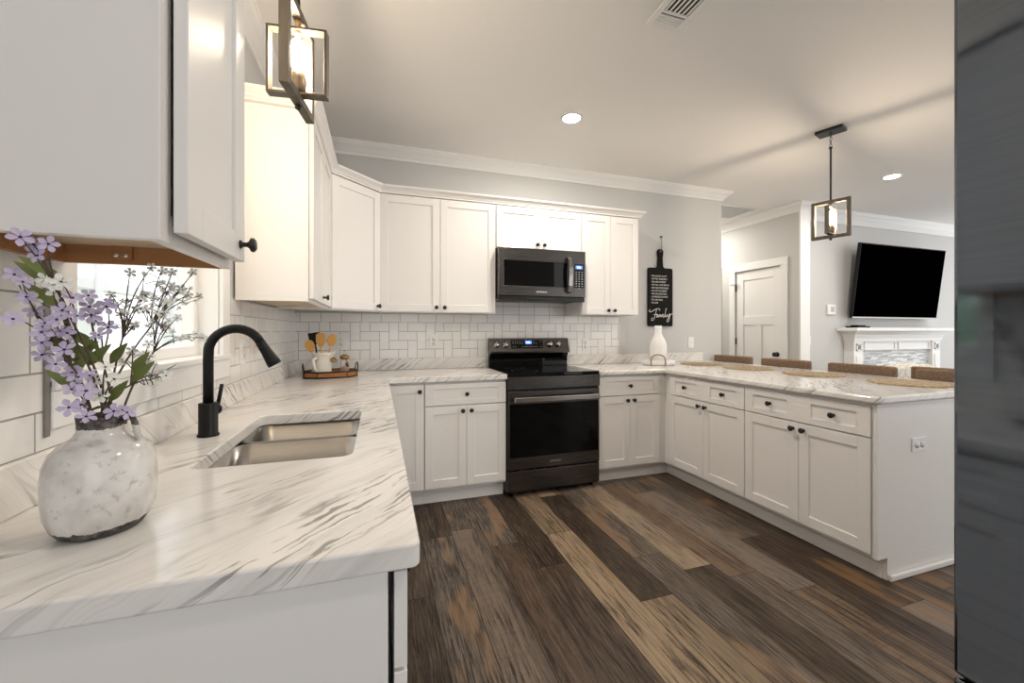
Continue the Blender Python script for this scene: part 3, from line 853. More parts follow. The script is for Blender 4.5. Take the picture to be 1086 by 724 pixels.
# ---- undermount double sink
s = thing('sink', 'stainless double bowl undermount sink', 'sink', (-0.24, 1.44, 0.70))
def bowl(name, x0, x1, y0, y1, zt, zb, parent):
    bm = bmesh.new()
    def ring(x0, x1, y0, y1, z, r, n=5):
        pts = []
        for cx, cy, a in ((x1 - r, y1 - r, 0), (x0 + r, y1 - r, 90), (x0 + r, y0 + r, 180), (x1 - r, y0 + r, 270)):
            for i in range(n + 1):
                t = math.radians(a + 90 * i / n); pts.append(bm.verts.new((cx + r * math.cos(t), cy + r * math.sin(t), z)))
        return pts
    e = 0.010
    rs = [ring(x0 - e, x1 + e, y0 - e, y1 + e, zt, .05), ring(x0, x1, y0, y1, zt, .045), ring(x0 + .004, x1 - .004, y0 + .004, y1 - .004, zb + .03, .045),
          ring(x0 + .012, x1 - .012, y0 + .012, y1 - .012, zb + .008, .05), ring(x0 + .035, x1 - .035, y0 + .035, y1 - .035, zb, .05)]
    for a, b in zip(rs, rs[1:]):
        n = len(a)
        for i in range(n): bm.faces.new((a[i], a[(i + 1) % n], b[(i + 1) % n], b[i])).smooth = True
    bm.faces.new(rs[-1])
    off = Vector(parent.location)
    for v in bm.verts: v.co -= off
    me = bpy.data.meshes.new(name); bm.to_mesh(me); bm.free(); me.materials.append(M['sinksteel'])
    o = bpy.data.objects.new(name, me); C.collection.objects.link(o); o.parent = parent
    so = o.modifiers.new('solid', 'SOLIDIFY'); so.thickness = 0.002; so.offset = -1
    k = MB(); k.lathe([(0.042, 0.001), (0.040, 0.004), (0.028, 0.003), (0.0, 0.002)], ((x0 + x1) / 2, (y0 + y1) / 2, zb), (0, 0, 1), 24)
    k.build('drain', M['chrome'], o)
bowl('bowl', SX0 - 0.004, SX1 + 0.004, 1.512, SY1 + 0.004, 0.8745, 0.68, s)
bowl('bowl', SX0 - 0.004, SX1 + 0.004, SY0 - 0.004, 1.484, 0.8745, 0.66, s)

# ---- faucet
f = thing('kitchen_faucet', 'matte black gooseneck faucet behind the sink', 'faucet', (-0.497, 1.47, CT))
fx, fy = -0.497, 1.47
k = MB(); k.lathe([(0.0285, 0), (0.0285, 0.006), (0.0252, 0.008), (0.0252, 0.100), (0.023, 0.1015), (0.0, 0.1015)], (fx, fy, CT), (0, 0, 1), 28)
k.build('body', M['matblack'], f)
R = 0.073
pts = [(fx, fy, CT + 0.10), (fx, fy, CT + 0.18), (fx, fy, 1.155)]
for i in range(1, 17):
    a = math.pi - math.radians(155) * i / 16
    pts.append((fx + R + R * math.cos(a), fy, 1.168 + R * math.sin(a)))
k = MB(); k.tube(pts, 0.0138, 16); k.build('spout', M['matblack'], f)
e = Vector(pts[-1]); dr = (e - Vector(pts[-2])).normalized()
k = MB(); k.lathe([(0.0138, 0), (0.0146, 0.003), (0.0148, 0.012), (0.016, 0.035), (0.0205, 0.074), (0.0205, 0.082), (0.018, 0.084), (0, 0.084)], e, dr, 20)
h = k.build('spray_head', M['matblack'], f)
MB().lathe([(0.006, 0), (0.006, 0.006), (0, 0.007)], e + dr * 0.018 + Vector((-0.004, -0.012, -0.003)), (-0.1, -1, -0.1), 12).build('button', M['matblack'], h)
k = MB(); k.lathe([(0.012, 0), (0.012, 0.016), (0.0165, 0.019), (0.0165, 0.030), (0, 0.031)], (fx, fy + 0.023, CT + 0.072), (0.2, 1, 0), 16)
h = k.build('handle', M['matblack'], f)
MB().tube([(fx + 0.006, fy + 0.052, CT + 0.075), (fx + 0.011, fy + 0.058, CT + 0.11), (fx + 0.016, fy + 0.062, CT + 0.150)], 0.006, 10).build('lever', M['matblack'], h)

# ================================================================== APPLIANCES
# ---- range
RX0, RX1 = 0.897, 1.659
RF = YD - 0.030
r = thing('electric_range', 'black stainless electric range with glass cooktop and glass oven door', 'range', ((RX0 + RX1) / 2, 3.2, 0))
b = MB(); b.box(RX0, RX1, RF + 0.032, YW - 0.030, 0.03, 0.892)
b.build('body', M['black'], r)
for xx in (RX0 + 0.04, RX1 - 0.04):
    for yy in (RF + 0.09, YW - 0.08): MB().cyl((xx, yy, 0), (xx, yy, 0.031), 0.02, n=12).build('leveling_foot', M['black'], r)
ck = MB().box(RX0 - 0.001, RX1 + 0.001, RF + 0.010, YW - 0.10, 0.893, 0.918).build('cooktop', M['blackglass'], r, bevel=0.004)
for bx, by, br_ in ((1.09, 3.02, .105), (1.47, 3.02, .09), (1.09, 3.27, .08), (1.47, 3.27, .105)):
    k = MB(); k.lathe([(br_, 0), (br_, 0.0004), (br_ - .003, 0.0004), (br_ - .003, 0)], (bx, by, 0.9181), (0, 0, 1), 40, caps=False); k.build('burner_ring', M['ringgrey'], ck)
k = MB(); fz0, fz1 = 0.800, 0.891
k.box(RX0, RX1, RF + 0.006, RF + 0.031, fz0, fz1)
fr = MB(); x0, x1 = RX0 + 0.055, RX1 - 0.055
fr.box(RX0, x0, RF, RF + 0.006, fz0, fz1); fr.box(x1, RX1, RF, RF + 0.006, fz0, fz1); fr.box(x0, x1, RF, RF + 0.006, fz0, fz0 + 0.012); fr.box(x0, x1, RF, RF + 0.006, fz1 - 0.018, fz1)
k.v += []; 
fp = k.build('front_panel', M['blacksteel'], r)
fr.build('panel_frame', M['blacksteel'], fp, bevel=0.002)
# oven door
dz0, dz1 = 0.205, 0.785
k = MB(); k.box(RX0 + 0.003, RX1 - 0.003, RF + 0.002, RF + 0.030, dz0, dz1)
od = k.build('oven_door', M['blacksteel'], r, bevel=0.004)
MB().box(RX0 + 0.016, RX1 - 0.016, RF - 0.002, RF + 0.0018, dz0 + 0.090, dz1 - 0.095).build('door_glass', M['blackglass'], od, bevel=0.001)
k = MB(); k.box(RX0 + 0.035, RX1 - 0.028, RF - 0.052, RF - 0.034, dz1 - 0.078, dz1 - 0.038)
for xx in (RX0 + 0.045, RX1 - 0.060): k.box(xx, xx + 0.024, RF - 0.036, RF + 0.0015, dz1 - 0.072, dz1 - 0.044)
k.build('handle', M['handlesteel'], od, bevel=0.006, seg=3)
text_mesh('maker_name', 'SAMSUNG', 0.020, facing_back((RX0 + RX1) / 2, RF + 0.0012, dz0 + 0.036), M['greyprint'], od, 0.0005, 'CENTER')
k = MB(); k.box(RX0 + 0.003, RX1 - 0.003, RF + 0.004, RF + 0.030, 0.045, 0.193)
k.build('storage_drawer', M['blacksteel'], r, bevel=0.004)
# backguard
yb0, yb1 = YW - 0.098, YW - 0.0235
def sideprof(mb, pts, x0, x1):
    n = len(pts); vs = [(x0, y, z) for y, z in pts] + [(x1, y, z) for y, z in pts]
    mb.add(vs, [tuple(range(n)), tuple(range(n, 2 * n))[::-1]] + [(i, n + i, n + (i + 1) % n, (i + 1) % n) for i in range(n)])
bgx0, bgx1 = RX0 + 0.012, RX1 + 0.006
k = MB(); sideprof(k, [(yb0 + 0.030, 0.905), (yb0 + 0.030, 0.985), (yb0 + 0.005, 1.035), (yb1, 1.035), (yb1, 0.905)], bgx0 + 0.006, bgx1 - 0.006)
k.build('backguard', M['blackglass'], r, bevel=0.002)
k = MB(); sideprof(k, [(yb0 - 0.010, 1.036), (yb0 - 0.012, 1.052), (yb0 + 0.024, 1.168), (yb1, 1.168), (yb1, 1.036)], bgx0, bgx1)
cp_ = k.build('control_panel', M['blacksteel'], r, bevel=0.004)
sl = Vector((0, 0.036, 0.116)).normalized(); nn = Vector((0, -sl.z, sl.y)); CO = Vector((0, yb0 - 0.012, 1.052))
def onp(x, v, n=0.0): return CO + Vector((x, 0, 0)) + sl * v + nn * n
k = MB(); k.slab([(1.105, 0.026), (1.405, 0.026), (1.405, 0.104), (1.105, 0.104)], CO, X_, sl, nn, 0.0012)
dp = k.build('display_panel', M['blackglass'], cp_)
k = MB(); k.slab([(1.238, 0.066), (1.300, 0.066), (1.300, 0.098), (1.238, 0.098)], CO + nn * 0.0013, X_, sl, nn, 0.0004)
k.build('display', M['blue'], dp)
rotp = Matrix(((1, 0, 0, 0), (0, sl.y, nn.y, 0), (0, sl.z, nn.z, 0), (0, 0, 0, 1)))
text_mesh('clock', '5:06', 0.020, Matrix.Translation(onp(1.249, 0.075, 0.0019)) @ rotp, M['bluetext'], dp, 0.0002)
k = MB()
random.seed(2)
for row, v in enumerate((0.040, 0.072, 0.088)):
    for i in range(13):
        x = 1.118 + i * 0.022
        if row > 0 and 1.225 < x < 1.305: continue
        if random.random() < .25: continue
        k.slab([(x, v), (x + 0.010, v), (x + 0.010, v + 0.004), (x, v + 0.004)], CO + nn * 0.0013, X_, sl, nn, 0.0003)
k.build('button_legend', M['greyprint'], dp)
for x in (0.968, 1.052, 1.472, 1.552):
    kb = MB(); kb.lathe([(0.032, 0), (0.031, 0.004), (0.026, 0.006), (0.024, 0.022), (0.020, 0.026), (0, 0.027)], onp(x, 0.064, 0.0), nn, 24)
    ko = kb.build('control_knob', M['handlesteel'], cp_)
    g_ = MB(); g_.lathe([(0.0335, -0.001), (0.0335, 0.0035), (0.031, 0.004)], onp(x, 0.064, 0.0), nn, 24, caps=False); g_.build('knob_ring', M['black'], ko)
    g_ = MB(); o_ = onp(x, 0.064, 0.0262); g_.slab([(-0.004, -0.020), (0.004, -0.020), (0.004, 0.020), (-0.004, 0.020)], o_, X_, sl, nn, 0.006); g_.build('grip', M['chrome'], ko, bevel=0.002)

# ---- microwave
MX0, MX1, MF, MZ0, MZ1 = 0.9005, 1.6715, YW - 0.400, 1.478, 1.9065
m = thing('microwave', 'black stainless over-the-range microwave with blue clock', 'microwave', ((MX0 + MX1) / 2, 3.3, MZ0))
b = MB(); b.box(MX0 + 0.002, MX1 - 0.002, MF + 0.030, YW - 0.010, MZ0 + 0.012, MZ1); b.build('body', M['black'], m)
k = MB()
wx0, wx1, wz0, wz1 = MX0 + 0.045, 1.535, MZ0 + 0.120, MZ1 - 0.105
gx = 1.560
k.box(MX0, wx0, MF, MF + 0.028, MZ0 + 0.040, MZ1); k.box(wx1, gx, MF, MF + 0.028, MZ0 + 0.040, MZ1)
k.box(wx0, wx1, MF, MF + 0.028, MZ0 + 0.040, wz0); k.box(wx0, wx1, MF, MF + 0.028, wz1, MZ1)
dd = k.build('door', M['blacksteel'], m, bevel=0.003)
MB().box(wx0 - 0.002, wx1 + 0.002, MF + 0.004, MF + 0.018, wz0 - 0.002, wz1 + 0.002).build('door_glass', M['blackglass'], dd)
pts = [(1.508, MF + 0.002, MZ0 + 0.075), (1.508, MF - 0.030, MZ0 + 0.085), (1.508, MF - 0.044, MZ0 + 0.13), (1.508, MF - 0.052, MZ0 + 0.21), (1.508, MF - 0.050, MZ0 + 0.28), (1.508, MF - 0.036, MZ0 + 0.345), (1.508, MF - 0.020, MZ0 + 0.362), (1.508, MF + 0.002, MZ0 + 0.366)]
hm = MB()
n = len(pts); vs = []
for i, p_ in enumerate(pts):
    p_ = Vector(p_); t_ = (Vector(pts[min(i + 1, n - 1)]) - Vector(pts[max(i - 1, 0)])).normalized(); q = Vector((1, 0, 0)).cross(t_)
    for a, b_ in ((-.017, -.007), (.017, -.007), (.017, .007), (-.017, .007)): vs.append(p_ + Vector((a, 0, 0)) + q * b_)
fs = [(4 * i + j, 4 * i + (j + 1) % 4, 4 * i + 4 + (j + 1) % 4, 4 * i + 4 + j) for i in range(n - 1) for j in range(4)] + [(0, 1, 2, 3), tuple(range(4 * n - 4, 4 * n))]
hm.add(vs, fs); hm.build('handle', M['handlesteel'], dd, bevel=0.003)
text_mesh('maker_name', 'SAMSUNG', 0.021, facing_back(1.27, MF - 0.0002, MZ0 + 0.068), M['print'], dd, 0.0005, 'CENTER')
k = MB(); k.box(gx + 0.001, MX1, MF, MF + 0.028, MZ0 + 0.040, MZ1)
cp2 = k.build('control_panel', M['blacksteel'], m, bevel=0.003)
kp = MB().box(gx + 0.006, MX1 - 0.014, MF - 0.0012, MF + 0.001, MZ0 + 0.118, MZ1 - 0.108).build('keypad', M['blackglass'], cp2)
MB().box(gx + 0.018, MX1 - 0.030, MF - 0.0018, MF - 0.0013, MZ1 - 0.150, MZ1 - 0.122).build('display', M['blue'], kp)
text_mesh('clock', '5:06', 0.020, facing_back(gx + 0.030, MF - 0.0022, MZ1 - 0.143), M['bluetext'], kp, 0.0002)
k = MB()
for rr in range(8):
    for cc in range(3):
        if rr == 7 and cc != 1: continue
        x = gx + 0.018 + cc * 0.027; z = MZ1 - 0.180 - rr * 0.0195
        k.box(x, x + 0.012, MF - 0.0016, MF - 0.0013, z, z + 0.006)
k.build('key_legend', M['greyprint'], kp)
k = MB(); k.box(MX0 + 0.002, MX1 - 0.002, MF + 0.012, MF + 0.0295, MZ0, MZ0 + 0.039); k.box(1.13, 1.40, MF + 0.002, MF + 0.012, MZ0 + 0.004, MZ0 + 0.030)
k.build('vent_grille', M['black'], m, bevel=0.002)

# ---- refrigerator
FXF, FY1, FY0 = 0.850, 0.392, -0.520
r = thing('refrigerator', 'tall dark stainless refrigerator at the right edge of the picture', 'refrigerator', (1.2, -0.06, 0))
MB().box(FXF + 0.075, 1.60, FY0 + 0.003, FY1 - 0.003, 0.03, 1.78).build('body', mat('fridge_case', (0.10, 0.10, 0.105), 0.45, 0.4), r)
def fdoor(y0, y1, z0, z1):
    k = MB(); n = 10; poly = []
    yc, hw = (y0 + y1) / 2, (y1 - y0) / 2
    for i in range(n + 1):
        t_ = -1 + 2 * i / n; poly.append((FXF + 0.004 * t_ * t_ , yc + hw * t_))
    poly = [(FXF + 0.072, y1), (FXF + 0.072, y0)] + poly
    k.prism(poly, z0, z1); return k
mid = (FY0 + FY1) / 2
for nm, y0, y1, z0, z1, hp in (('door', mid + 0.002, FY1, 0.70, 1.79, [(mid + 0.05, 0.78), (mid + 0.05, 1.60)]), ('door', FY0, mid - 0.002, 0.70, 1.79, [(mid - 0.05, 0.78), (mid - 0.05, 1.60)]), ('freezer_drawer', FY0, FY1, 0.06, 0.694, [(FY0 + 0.1, 0.63), (mid, 0.63)])):
    o_ = fdoor(y0, y1, z0, z1).build(nm, M['fridge'], r, bevel=0.006, seg=3)
    (ya, za), (yb, zb) = hp
    h = MB(); h.tube([(FXF + 0.002, ya, za), (FXF - 0.045, ya, za + 0.0), (FXF - 0.045, yb, zb), (FXF + 0.002, yb, zb)], 0.010, 12); h.build('handle', M['handlesteel'], o_)
k = MB(); k.box(FXF + 0.02, FXF + 0.12, FY1 - 0.07, FY1 - 0.01, 1.7905, 1.81); k.box(FXF + 0.02, FXF + 0.12, FY0 + 0.01, FY0 + 0.07, 1.7905, 1.81)
k.build('hinge_cover', M['black'], r, bevel=0.003)
k = MB(); k.box(FXF + 0.09, 1.58, FY0 + 0.03, FY1 - 0.03, 0, 0.03); k.build('base_grille', M['black'], r)

# ================================================================== LIGHTS
def square_frame(mb, ang, hw, z0, z1, face, thick):
    """upright rectangular frame whose plane runs along angle ang; bars 'face' wide in the plane, 'thick' across"""
    U = Vector((math.cos(ang), math.sin(ang), 0)); N = Vector((-U.y, U.x, 0)); O = Vector((0, 0, 0))
    mb.obox(O, U, N, -hw, -hw + face, z0, z1, -thick / 2, thick / 2); mb.obox(O, U, N, hw - face, hw, z0, z1, -thick / 2, thick / 2)
    mb.obox(O, U, N, -hw + face, hw - face, z0, z0 + face, -thick / 2, thick / 2); mb.obox(O, U, N, -hw + face, hw - face, z1 - face, z1, -thick / 2, thick / 2)
    return mb
def pendant(x, y, angA, label):
    p = thing('pendant_light', label, 'pendant light', (0, 0, 0), None)
    A, B = math.radians(angA), math.radians(angA + 90)
    UA = Vector((math.cos(A), math.sin(A), 0)); NA = Vector((-UA.y, UA.x, 0))
    MB().obox((0, 0, 0), UA, NA, -0.085, 0.085, ZC - 0.022, ZC, -0.058, 0.058).build('canopy', M['black'], p, bevel=0.003)
    ch = MB()
    for i in range(4):
        zc = ZC - 0.040 - i * 0.026; a_ = A if i % 2 else B
        ring = [(0.007 * math.cos(t) * math.cos(a_), 0.007 * math.cos(t) * math.sin(a_), zc + 0.015 * math.sin(t)) for t in [2 * math.pi * j / 12 for j in range(13)]]
        ch.tube(ring, 0.0020, 6)
    ch.tube([(0, 0, ZC - 0.020), (0, 0, ZC - 0.032)], 0.006, 8)
    ch.build('chain', M['black'], p)
    k = MB(); k.cyl((0, 0, 2.200), (0, 0, ZC - 0.135), 0.0062, n=12); k.cyl((0, 0, ZC - 0.140), (0, 0, ZC - 0.128), 0.011, n=12)
    k.build('rod', M['black'], p)
    MB_ = square_frame(MB(), A, 0.120, 1.928, 2.212, 0.024, 0.026); MB_.build('outer_frame', M['greywood'], p, bevel=0.0015)
    MB_ = square_frame(MB(), B, 0.086, 1.953, 2.158, 0.008, 0.030); MB_.build('inner_frame', mat('frame_metal', (0.12, 0.10, 0.08), 0.4, 0.6), p, bevel=0.001)
    so = MB(); so.lathe([(0.016, 1.964), (0.022, 1.972), (0.024, 2.000), (0.019, 2.022), (0.014, 2.030)], n=20); so = so.build('socket', mat('socket_bronze', (0.20, 0.155, 0.11), 0.45, 0.5), p)
    bu = MB(); bu.lathe([(0.010, 2.026), (0.014, 2.034), (0.018, 2.046), (0.0200, 2.064), (0.0200, 2.100), (0.017, 2.116), (0.010, 2.126), (0.0, 2.130)], n=24); bu.build('bulb', M['bulb'], p)
    k = MB(); k.cyl((0, 0, 2.158), (0, 0, 2.205), 0.008, n=12); k.cyl((0, 0, 2.140), (0, 0, 2.160), 0.010, n=12)
    k.build('coupler', M['brass'], p)
    k = MB(); k.lathe([(0.004, 1.912), (0.009, 1.916), (0.009, 1.924), (0.004, 1.928), (0.004, 1.966)], n=12); k.build('finial', M['black'], p)
    p.location = (x, y, 0)
    return p
pendant(-0.237, 1.39, 82, 'square-framed pendant light hanging over the sink')
pendant(3.218, 2.158, 109, 'square-framed pendant light hanging from a rod over the peninsula')

def downlight(x, y, label):
    p = thing('recessed_light', label, 'ceiling light', (x, y, ZC), 'recessed ceiling lights')
    k = MB(); k.lathe([(0.078, 0.0), (0.078, -0.004), (0.060, -0.007), (0.056, -0.003), (0.056, 0.0)], (x, y, ZC - 0.0005), (0, 0, 1), 32, caps=False); k.build('trim_ring', M['plate'], p)
    k = MB(); k.lathe([(0.055, -0.003), (0.055, -0.0015)], (x, y, ZC), (0, 0, 1), 32); k.build('lens', M['down'], p)
downlight(1.291, 2.602, 'round recessed ceiling light in front of the range')
downlight(4.75, 2.62, 'round recessed ceiling light beyond the peninsula pendant')
downlight(4.12, 4.75, 'added round recessed ceiling light in the hallway, unseen, brightening the hall')  # unseen lamp, added to brighten the hall
downlight(6.6, 1.9, 'added round recessed ceiling light in the living area, out of view')  # unseen extra lamp, added for more light on the living side
downlight(1.3, 0.2, 'added round recessed ceiling light in the kitchen, out of view')  # unseen extra lamp, added to lift the kitchen light

# ceiling vents
v = thing('ceiling_vent', 'white ceiling register with dark slots above the kitchen', 'vent', (1.33, 1.5, ZC))
vx0, vx1, vy0, vy1 = 1.232, 1.430, 1.330, 1.686
k = MB(); zt, zb = ZC - 0.0005, ZC - 0.010
k.box(vx0, vx0 + .03, vy0, vy1, zb, zt); k.box(vx1 - .03, vx1, vy0, vy1, zb, zt); k.box(vx0 + .03, vx1 - .03, vy0, vy0 + .03, zb, zt); k.box(vx0 + .03, vx1 - .03, vy1 - .03, vy1, zb, zt)
k.box(vx0 + .03, vx1 - .03, 1.585, 1.597, zb, zt)
k.build('frame', M['plate'], v, bevel=0.002)
MB().box(vx0 + .03, vx1 - .03, vy0 + .03, vy1 - .03, zt - 0.0015, zt).build('duct_opening', M['void'], v)
for i in range(6):
    x = vx0 + 0.041 + i * 0.0232
    s_ = MB(); s_.obox((x, 0, 0), Y_, X_, vy0 + 0.031, 1.5845, ZC - 0.008, ZC - 0.0030, -0.0040, 0.0040); s_.build('louver', M['plate'], v)
for i in range(4):
    y = 1.607 + i * 0.0135
    s_ = MB(); s_.box(vx0 + 0.031, vx1 - 0.031, y, y + 0.0105, ZC - 0.008, ZC - 0.0030); s_.build('louver', M['plate'], v)
v = thing('return_vent', 'white slatted return air grille on the hallway ceiling', 'vent', (4.1, 4.0, ZC))
k = MB(); hx0, hx1, hy0, hy1 = 3.80, 4.46, 3.80, 4.28
k.box(hx0, hx0 + .035, hy0, hy1, zb, zt); k.box(hx1 - .035, hx1, hy0, hy1, zb, zt); k.box(hx0 + .035, hx1 - .035, hy0, hy0 + .035, zb, zt); k.box(hx0 + .035, hx1 - .035, hy1 - .035, hy1, zb, zt)
k.build('frame', M['plate'], v, bevel=0.002)
MB().box(hx0 + .035, hx1 - .035, hy0 + .035, hy1 - .035, zt - 0.0015, zt).build('duct_opening', mat('duct_grey', (.16, .16, .155), .9), v)
for i in range(12):
    y = hy0 + 0.045 + i * 0.033
    MB().box(hx0 + 0.036, hx1 - 0.036, y, y + 0.013, ZC - 0.006, ZC - 0.0025).build('louver', M['plate'], v)

# ================================================================== OUTLETS AND SWITCHES
def plate(name, label, cat, P, U, N, kind, horiz=False):
    P, U, N = Vector(P), Vector(U), Vector(N)
    p = thing(name, label, cat, tuple(P))
    w, h = (0.057, 0.035) if horiz else (0.035, 0.057)
    MB().obox(P, U, N, -w, w, -h, h, 0.0002, 0.006).build('cover_plate', M['plate'], p, bevel=0.002)
    dark = mat('slot_dark', (0.05, 0.05, 0.05), 0.6) if 'slot' not in M else M['slot']
    M['slot'] = dark
    if kind == 'outlet':
        for sgn in (-1, 1):
            c0 = (U * 0.020 * sgn) if horiz else Vector((0, 0, 0.020 * sgn))
            rc = MB().lathe([(0.0165, 0.0061), (0.0165, 0.0082), (0, 0.0083)], P + c0, N, 20).build('receptacle', M['plate'], p)
            k = MB()
            for q in (-0.006, 0.006):
                if horiz: k.obox(P + c0, U, N, -0.001, 0.006, q - 0.0012, q + 0.0012, 0.0083, 0.0086)
                else: k.obox(P + c0, U, N, q - 0.0012, q + 0.0012, -0.001, 0.006, 0.0083, 0.0086)
            k.build('slot', dark, rc)
    else:
        MB().obox(P, U, N, -0.011, 0.011, -0.026, 0.026, 0.0061, 0.0085).build('rocker', M['plate'], p, bevel=0.001)
        MB().obox(P, U, N, -0.004, 0.004, -0.003, 0.010, 0.0086, 0.014).build('toggle', M['plate'], p, bevel=0.001)
yb_ = YW - 0.0082
plate('power_outlet', 'white wall outlet in the tile midway between corner and range', 'outlet', (0.440, yb_, 1.143), X_, nY, 'outlet')
plate('power_outlet', 'white wall outlet in the tile behind the utensil tray', 'outlet', (-0.286, yb_, 1.149), X_, nY, 'outlet')
plate('power_outlet', 'white wall outlet in the tile right of the range', 'outlet', (1.881, yb_, 1.100), X_, nY, 'outlet')
plate('light_switch', 'white switch plate on the grey wall right of the white bottle', 'switch', (3.131, YW, 1.111), X_, nY, 'switch')
plate('power_outlet', 'white wall outlet in the left wall tile beyond the faucet', 'outlet', (XW + 0.0082, 2.20, 1.135), Y_, X_, 'outlet')
plate('power_outlet', 'white sideways outlet in the end panel of the peninsula', 'outlet', (2.624, YP - 0.012, 0.655), X_, nY, 'outlet', True)
plate('light_switch', 'white light switch low on the grey living room wall below the thermostat', 'switch', (5.01, YT, 1.115), X_, nY, 'switch')
t = thing('thermostat', 'white square thermostat on the grey wall left of the television', 'thermostat', (5.385, YT, 1.50))
MB().box(5.315, 5.455, YT - 0.024, YT - 0.0005, 1.435, 1.562).build('housing', M['plate'], t, bevel=0.006, seg=3)
MB().box(5.365, 5.430, YT - 0.0255, YT - 0.0242, 1.470, 1.535).build('screen', mat('lcd_grey', (0.45, 0.47, 0.46), 0.3), t)

# ================================================================== THINGS ON THE LEFT COUNTER
VX, VY = -0.428, 0.835
v = thing('flower_vase', 'squat white crackle-glazed vase with bare dark rim and base on the near counter', 'vase', (VX, VY, CT))
prof = [(0.0, 0.0), (0.046, 0.0), (0.054, 0.004), (0.062, 0.014), (0.0700, 0.035), (0.0725, 0.060), (0.0725, 0.090), (0.0705, 0.112), (0.064, 0.130), (0.051, 0.143), (0.038, 0.151), (0.0320, 0.160), (0.0315, 0.172), (0.0330, 0.184),
        (0.0305, 0.185), (0.0280, 0.172), (0.030, 0.158), (0.045, 0.14), (0.064, 0.11), (0.066, 0.06), (0.055, 0.012), (0.0, 0.010)]
prof = [(r_ * 0.94, h_) for r_, h_ in prof]
k = MB(); k.lathe(prof, (VX, VY, CT), (0, 0, 1), 48, caps=False); k.build('body', M['vase'], v)
k = MB(); k.tube([(VX + 0.030, VY - 0.006, CT + 0.176), (VX + 0.041, VY - 0.008, CT + 0.184), (VX + 0.046, VY - 0.008, CT + 0.172), (VX + 0.049, VY - 0.008, CT + 0.156), (VX + 0.052, VY - 0.008, CT + 0.144)], 0.0045, 10)
k.build('handle', M['vase'], v)

# sprays of flowers: tips are positions measured in the room
SPRAYS = {
 'purpleA': [(-0.435, 0.687, 1.354), (-0.431, 0.702, 1.348), (-0.411, 0.693, 1.348), (-0.429, 0.705, 1.334)],
 'purpleB': [(-0.472, 0.736, 1.311), (-0.446, 0.708, 1.299), (-0.454, 0.706, 1.25), (-0.458, 0.747, 1.262), (-0.45, 0.72, 1.28)],
 'purpleC': [(-0.435, 0.728, 1.245), (-0.422, 0.727, 1.25), (-0.461, 0.765, 1.2), (-0.421, 0.739, 1.208), (-0.441, 0.757, 1.187), (-0.412, 0.739, 1.281), (-0.428, 0.747, 1.233), (-0.436, 0.723, 1.233), (-0.447, 0.742, 1.218), (-0.418, 0.73, 1.263)],
 'purpleD': [(-0.427, 0.807, 1.259), (-0.412, 0.818, 1.24), (-0.426, 0.801, 1.272), (-0.411, 0.812, 1.273), (-0.444, 0.809, 1.189), (-0.403, 0.778, 1.228), (-0.45, 0.813, 1.224)],
 'purpleE': [(-0.428, 0.765, 1.149), (-0.403, 0.75, 1.148), (-0.415, 0.737, 1.127), (-0.424, 0.778, 1.124), (-0.408, 0.759, 1.109), (-0.381, 0.771, 1.113), (-0.369, 0.779, 1.109), (-0.41, 0.771, 1.168), (-0.431, 0.781, 1.168)],
 'whiteF': [(-0.419, 0.715, 1.298), (-0.439, 0.735, 1.306), (-0.412, 0.717, 1.301), (-0.431, 0.742, 1.29), (-0.456, 0.739, 1.277)],
 'whiteG': [(-0.422, 0.9, 1.338), (-0.391, 0.902, 1.35), (-0.452, 0.906, 1.298), (-0.458, 0.943, 1.264), (-0.412, 0.917, 1.294), (-0.425, 0.926, 1.274), (-0.421, 0.91, 1.243)],
 'whiteH': [(-0.384, 0.96, 1.348), (-0.348, 0.954, 1.349), (-0.382, 0.953, 1.322), (-0.37, 0.964, 1.318), (-0.359, 0.964, 1.305), (-0.346, 0.98, 1.305), (-0.404, 0.969, 1.352)],
 'whiteI': [(-0.33, 0.921, 1.229), (-0.359, 0.918, 1.259), (-0.38, 0.925, 1.243), (-0.369, 0.909, 1.288), (-0.375, 0.883, 1.268), (-0.407, 0.918, 1.274), (-0.321, 0.923, 1.221)],
 'whiteJ': [(-0.368, 0.88, 1.152), (-0.373, 0.863, 1.141), (-0.382, 0.871, 1.211), (-0.347, 0.846, 1.158), (-0.408, 0.877, 1.2)],
 'whiteK': [(-0.405, 0.784, 1.136), (-0.38, 0.769, 1.162), (-0.385, 0.758, 1.181), (-0.419, 0.798, 1.155)]}
SLABEL = {
 'purpleA': ('lilac flower stem', 'tallest lilac flower spray, its blossoms just under the near wall cabinet'),
 'purpleB': ('lilac flower stem', 'lilac flower spray leaning furthest left out of the vase'),
 'purpleC': ('lilac flower stem', 'fullest lilac flower spray, a dense cluster left of centre in the vase'),
 'purpleD': ('lilac flower stem', 'lilac flower spray in front of the window, behind the dense lilac cluster'),
 'purpleE': ('lilac flower stem', 'lowest lilac flower spray, hanging close over the vase rim'),
 'whiteF': ('white flower stem', 'bright white blossom tuft among the lilac flowers at upper left'),
 'whiteG': ('white flower stem', 'thin white-budded spray standing tall before the middle of the window'),
 'whiteH': ('white flower stem', 'airy white spray reaching the upper right corner of the window'),
 'whiteI': ('white flower stem', 'white-budded spray leaning furthest right, before the right window jamb'),
 'whiteJ': ('white flower stem', 'small white spray at lower right with closed buds below the sill'),
 'whiteK': ('white flower stem', 'short cluster of white blossoms low over the middle of the vase')}
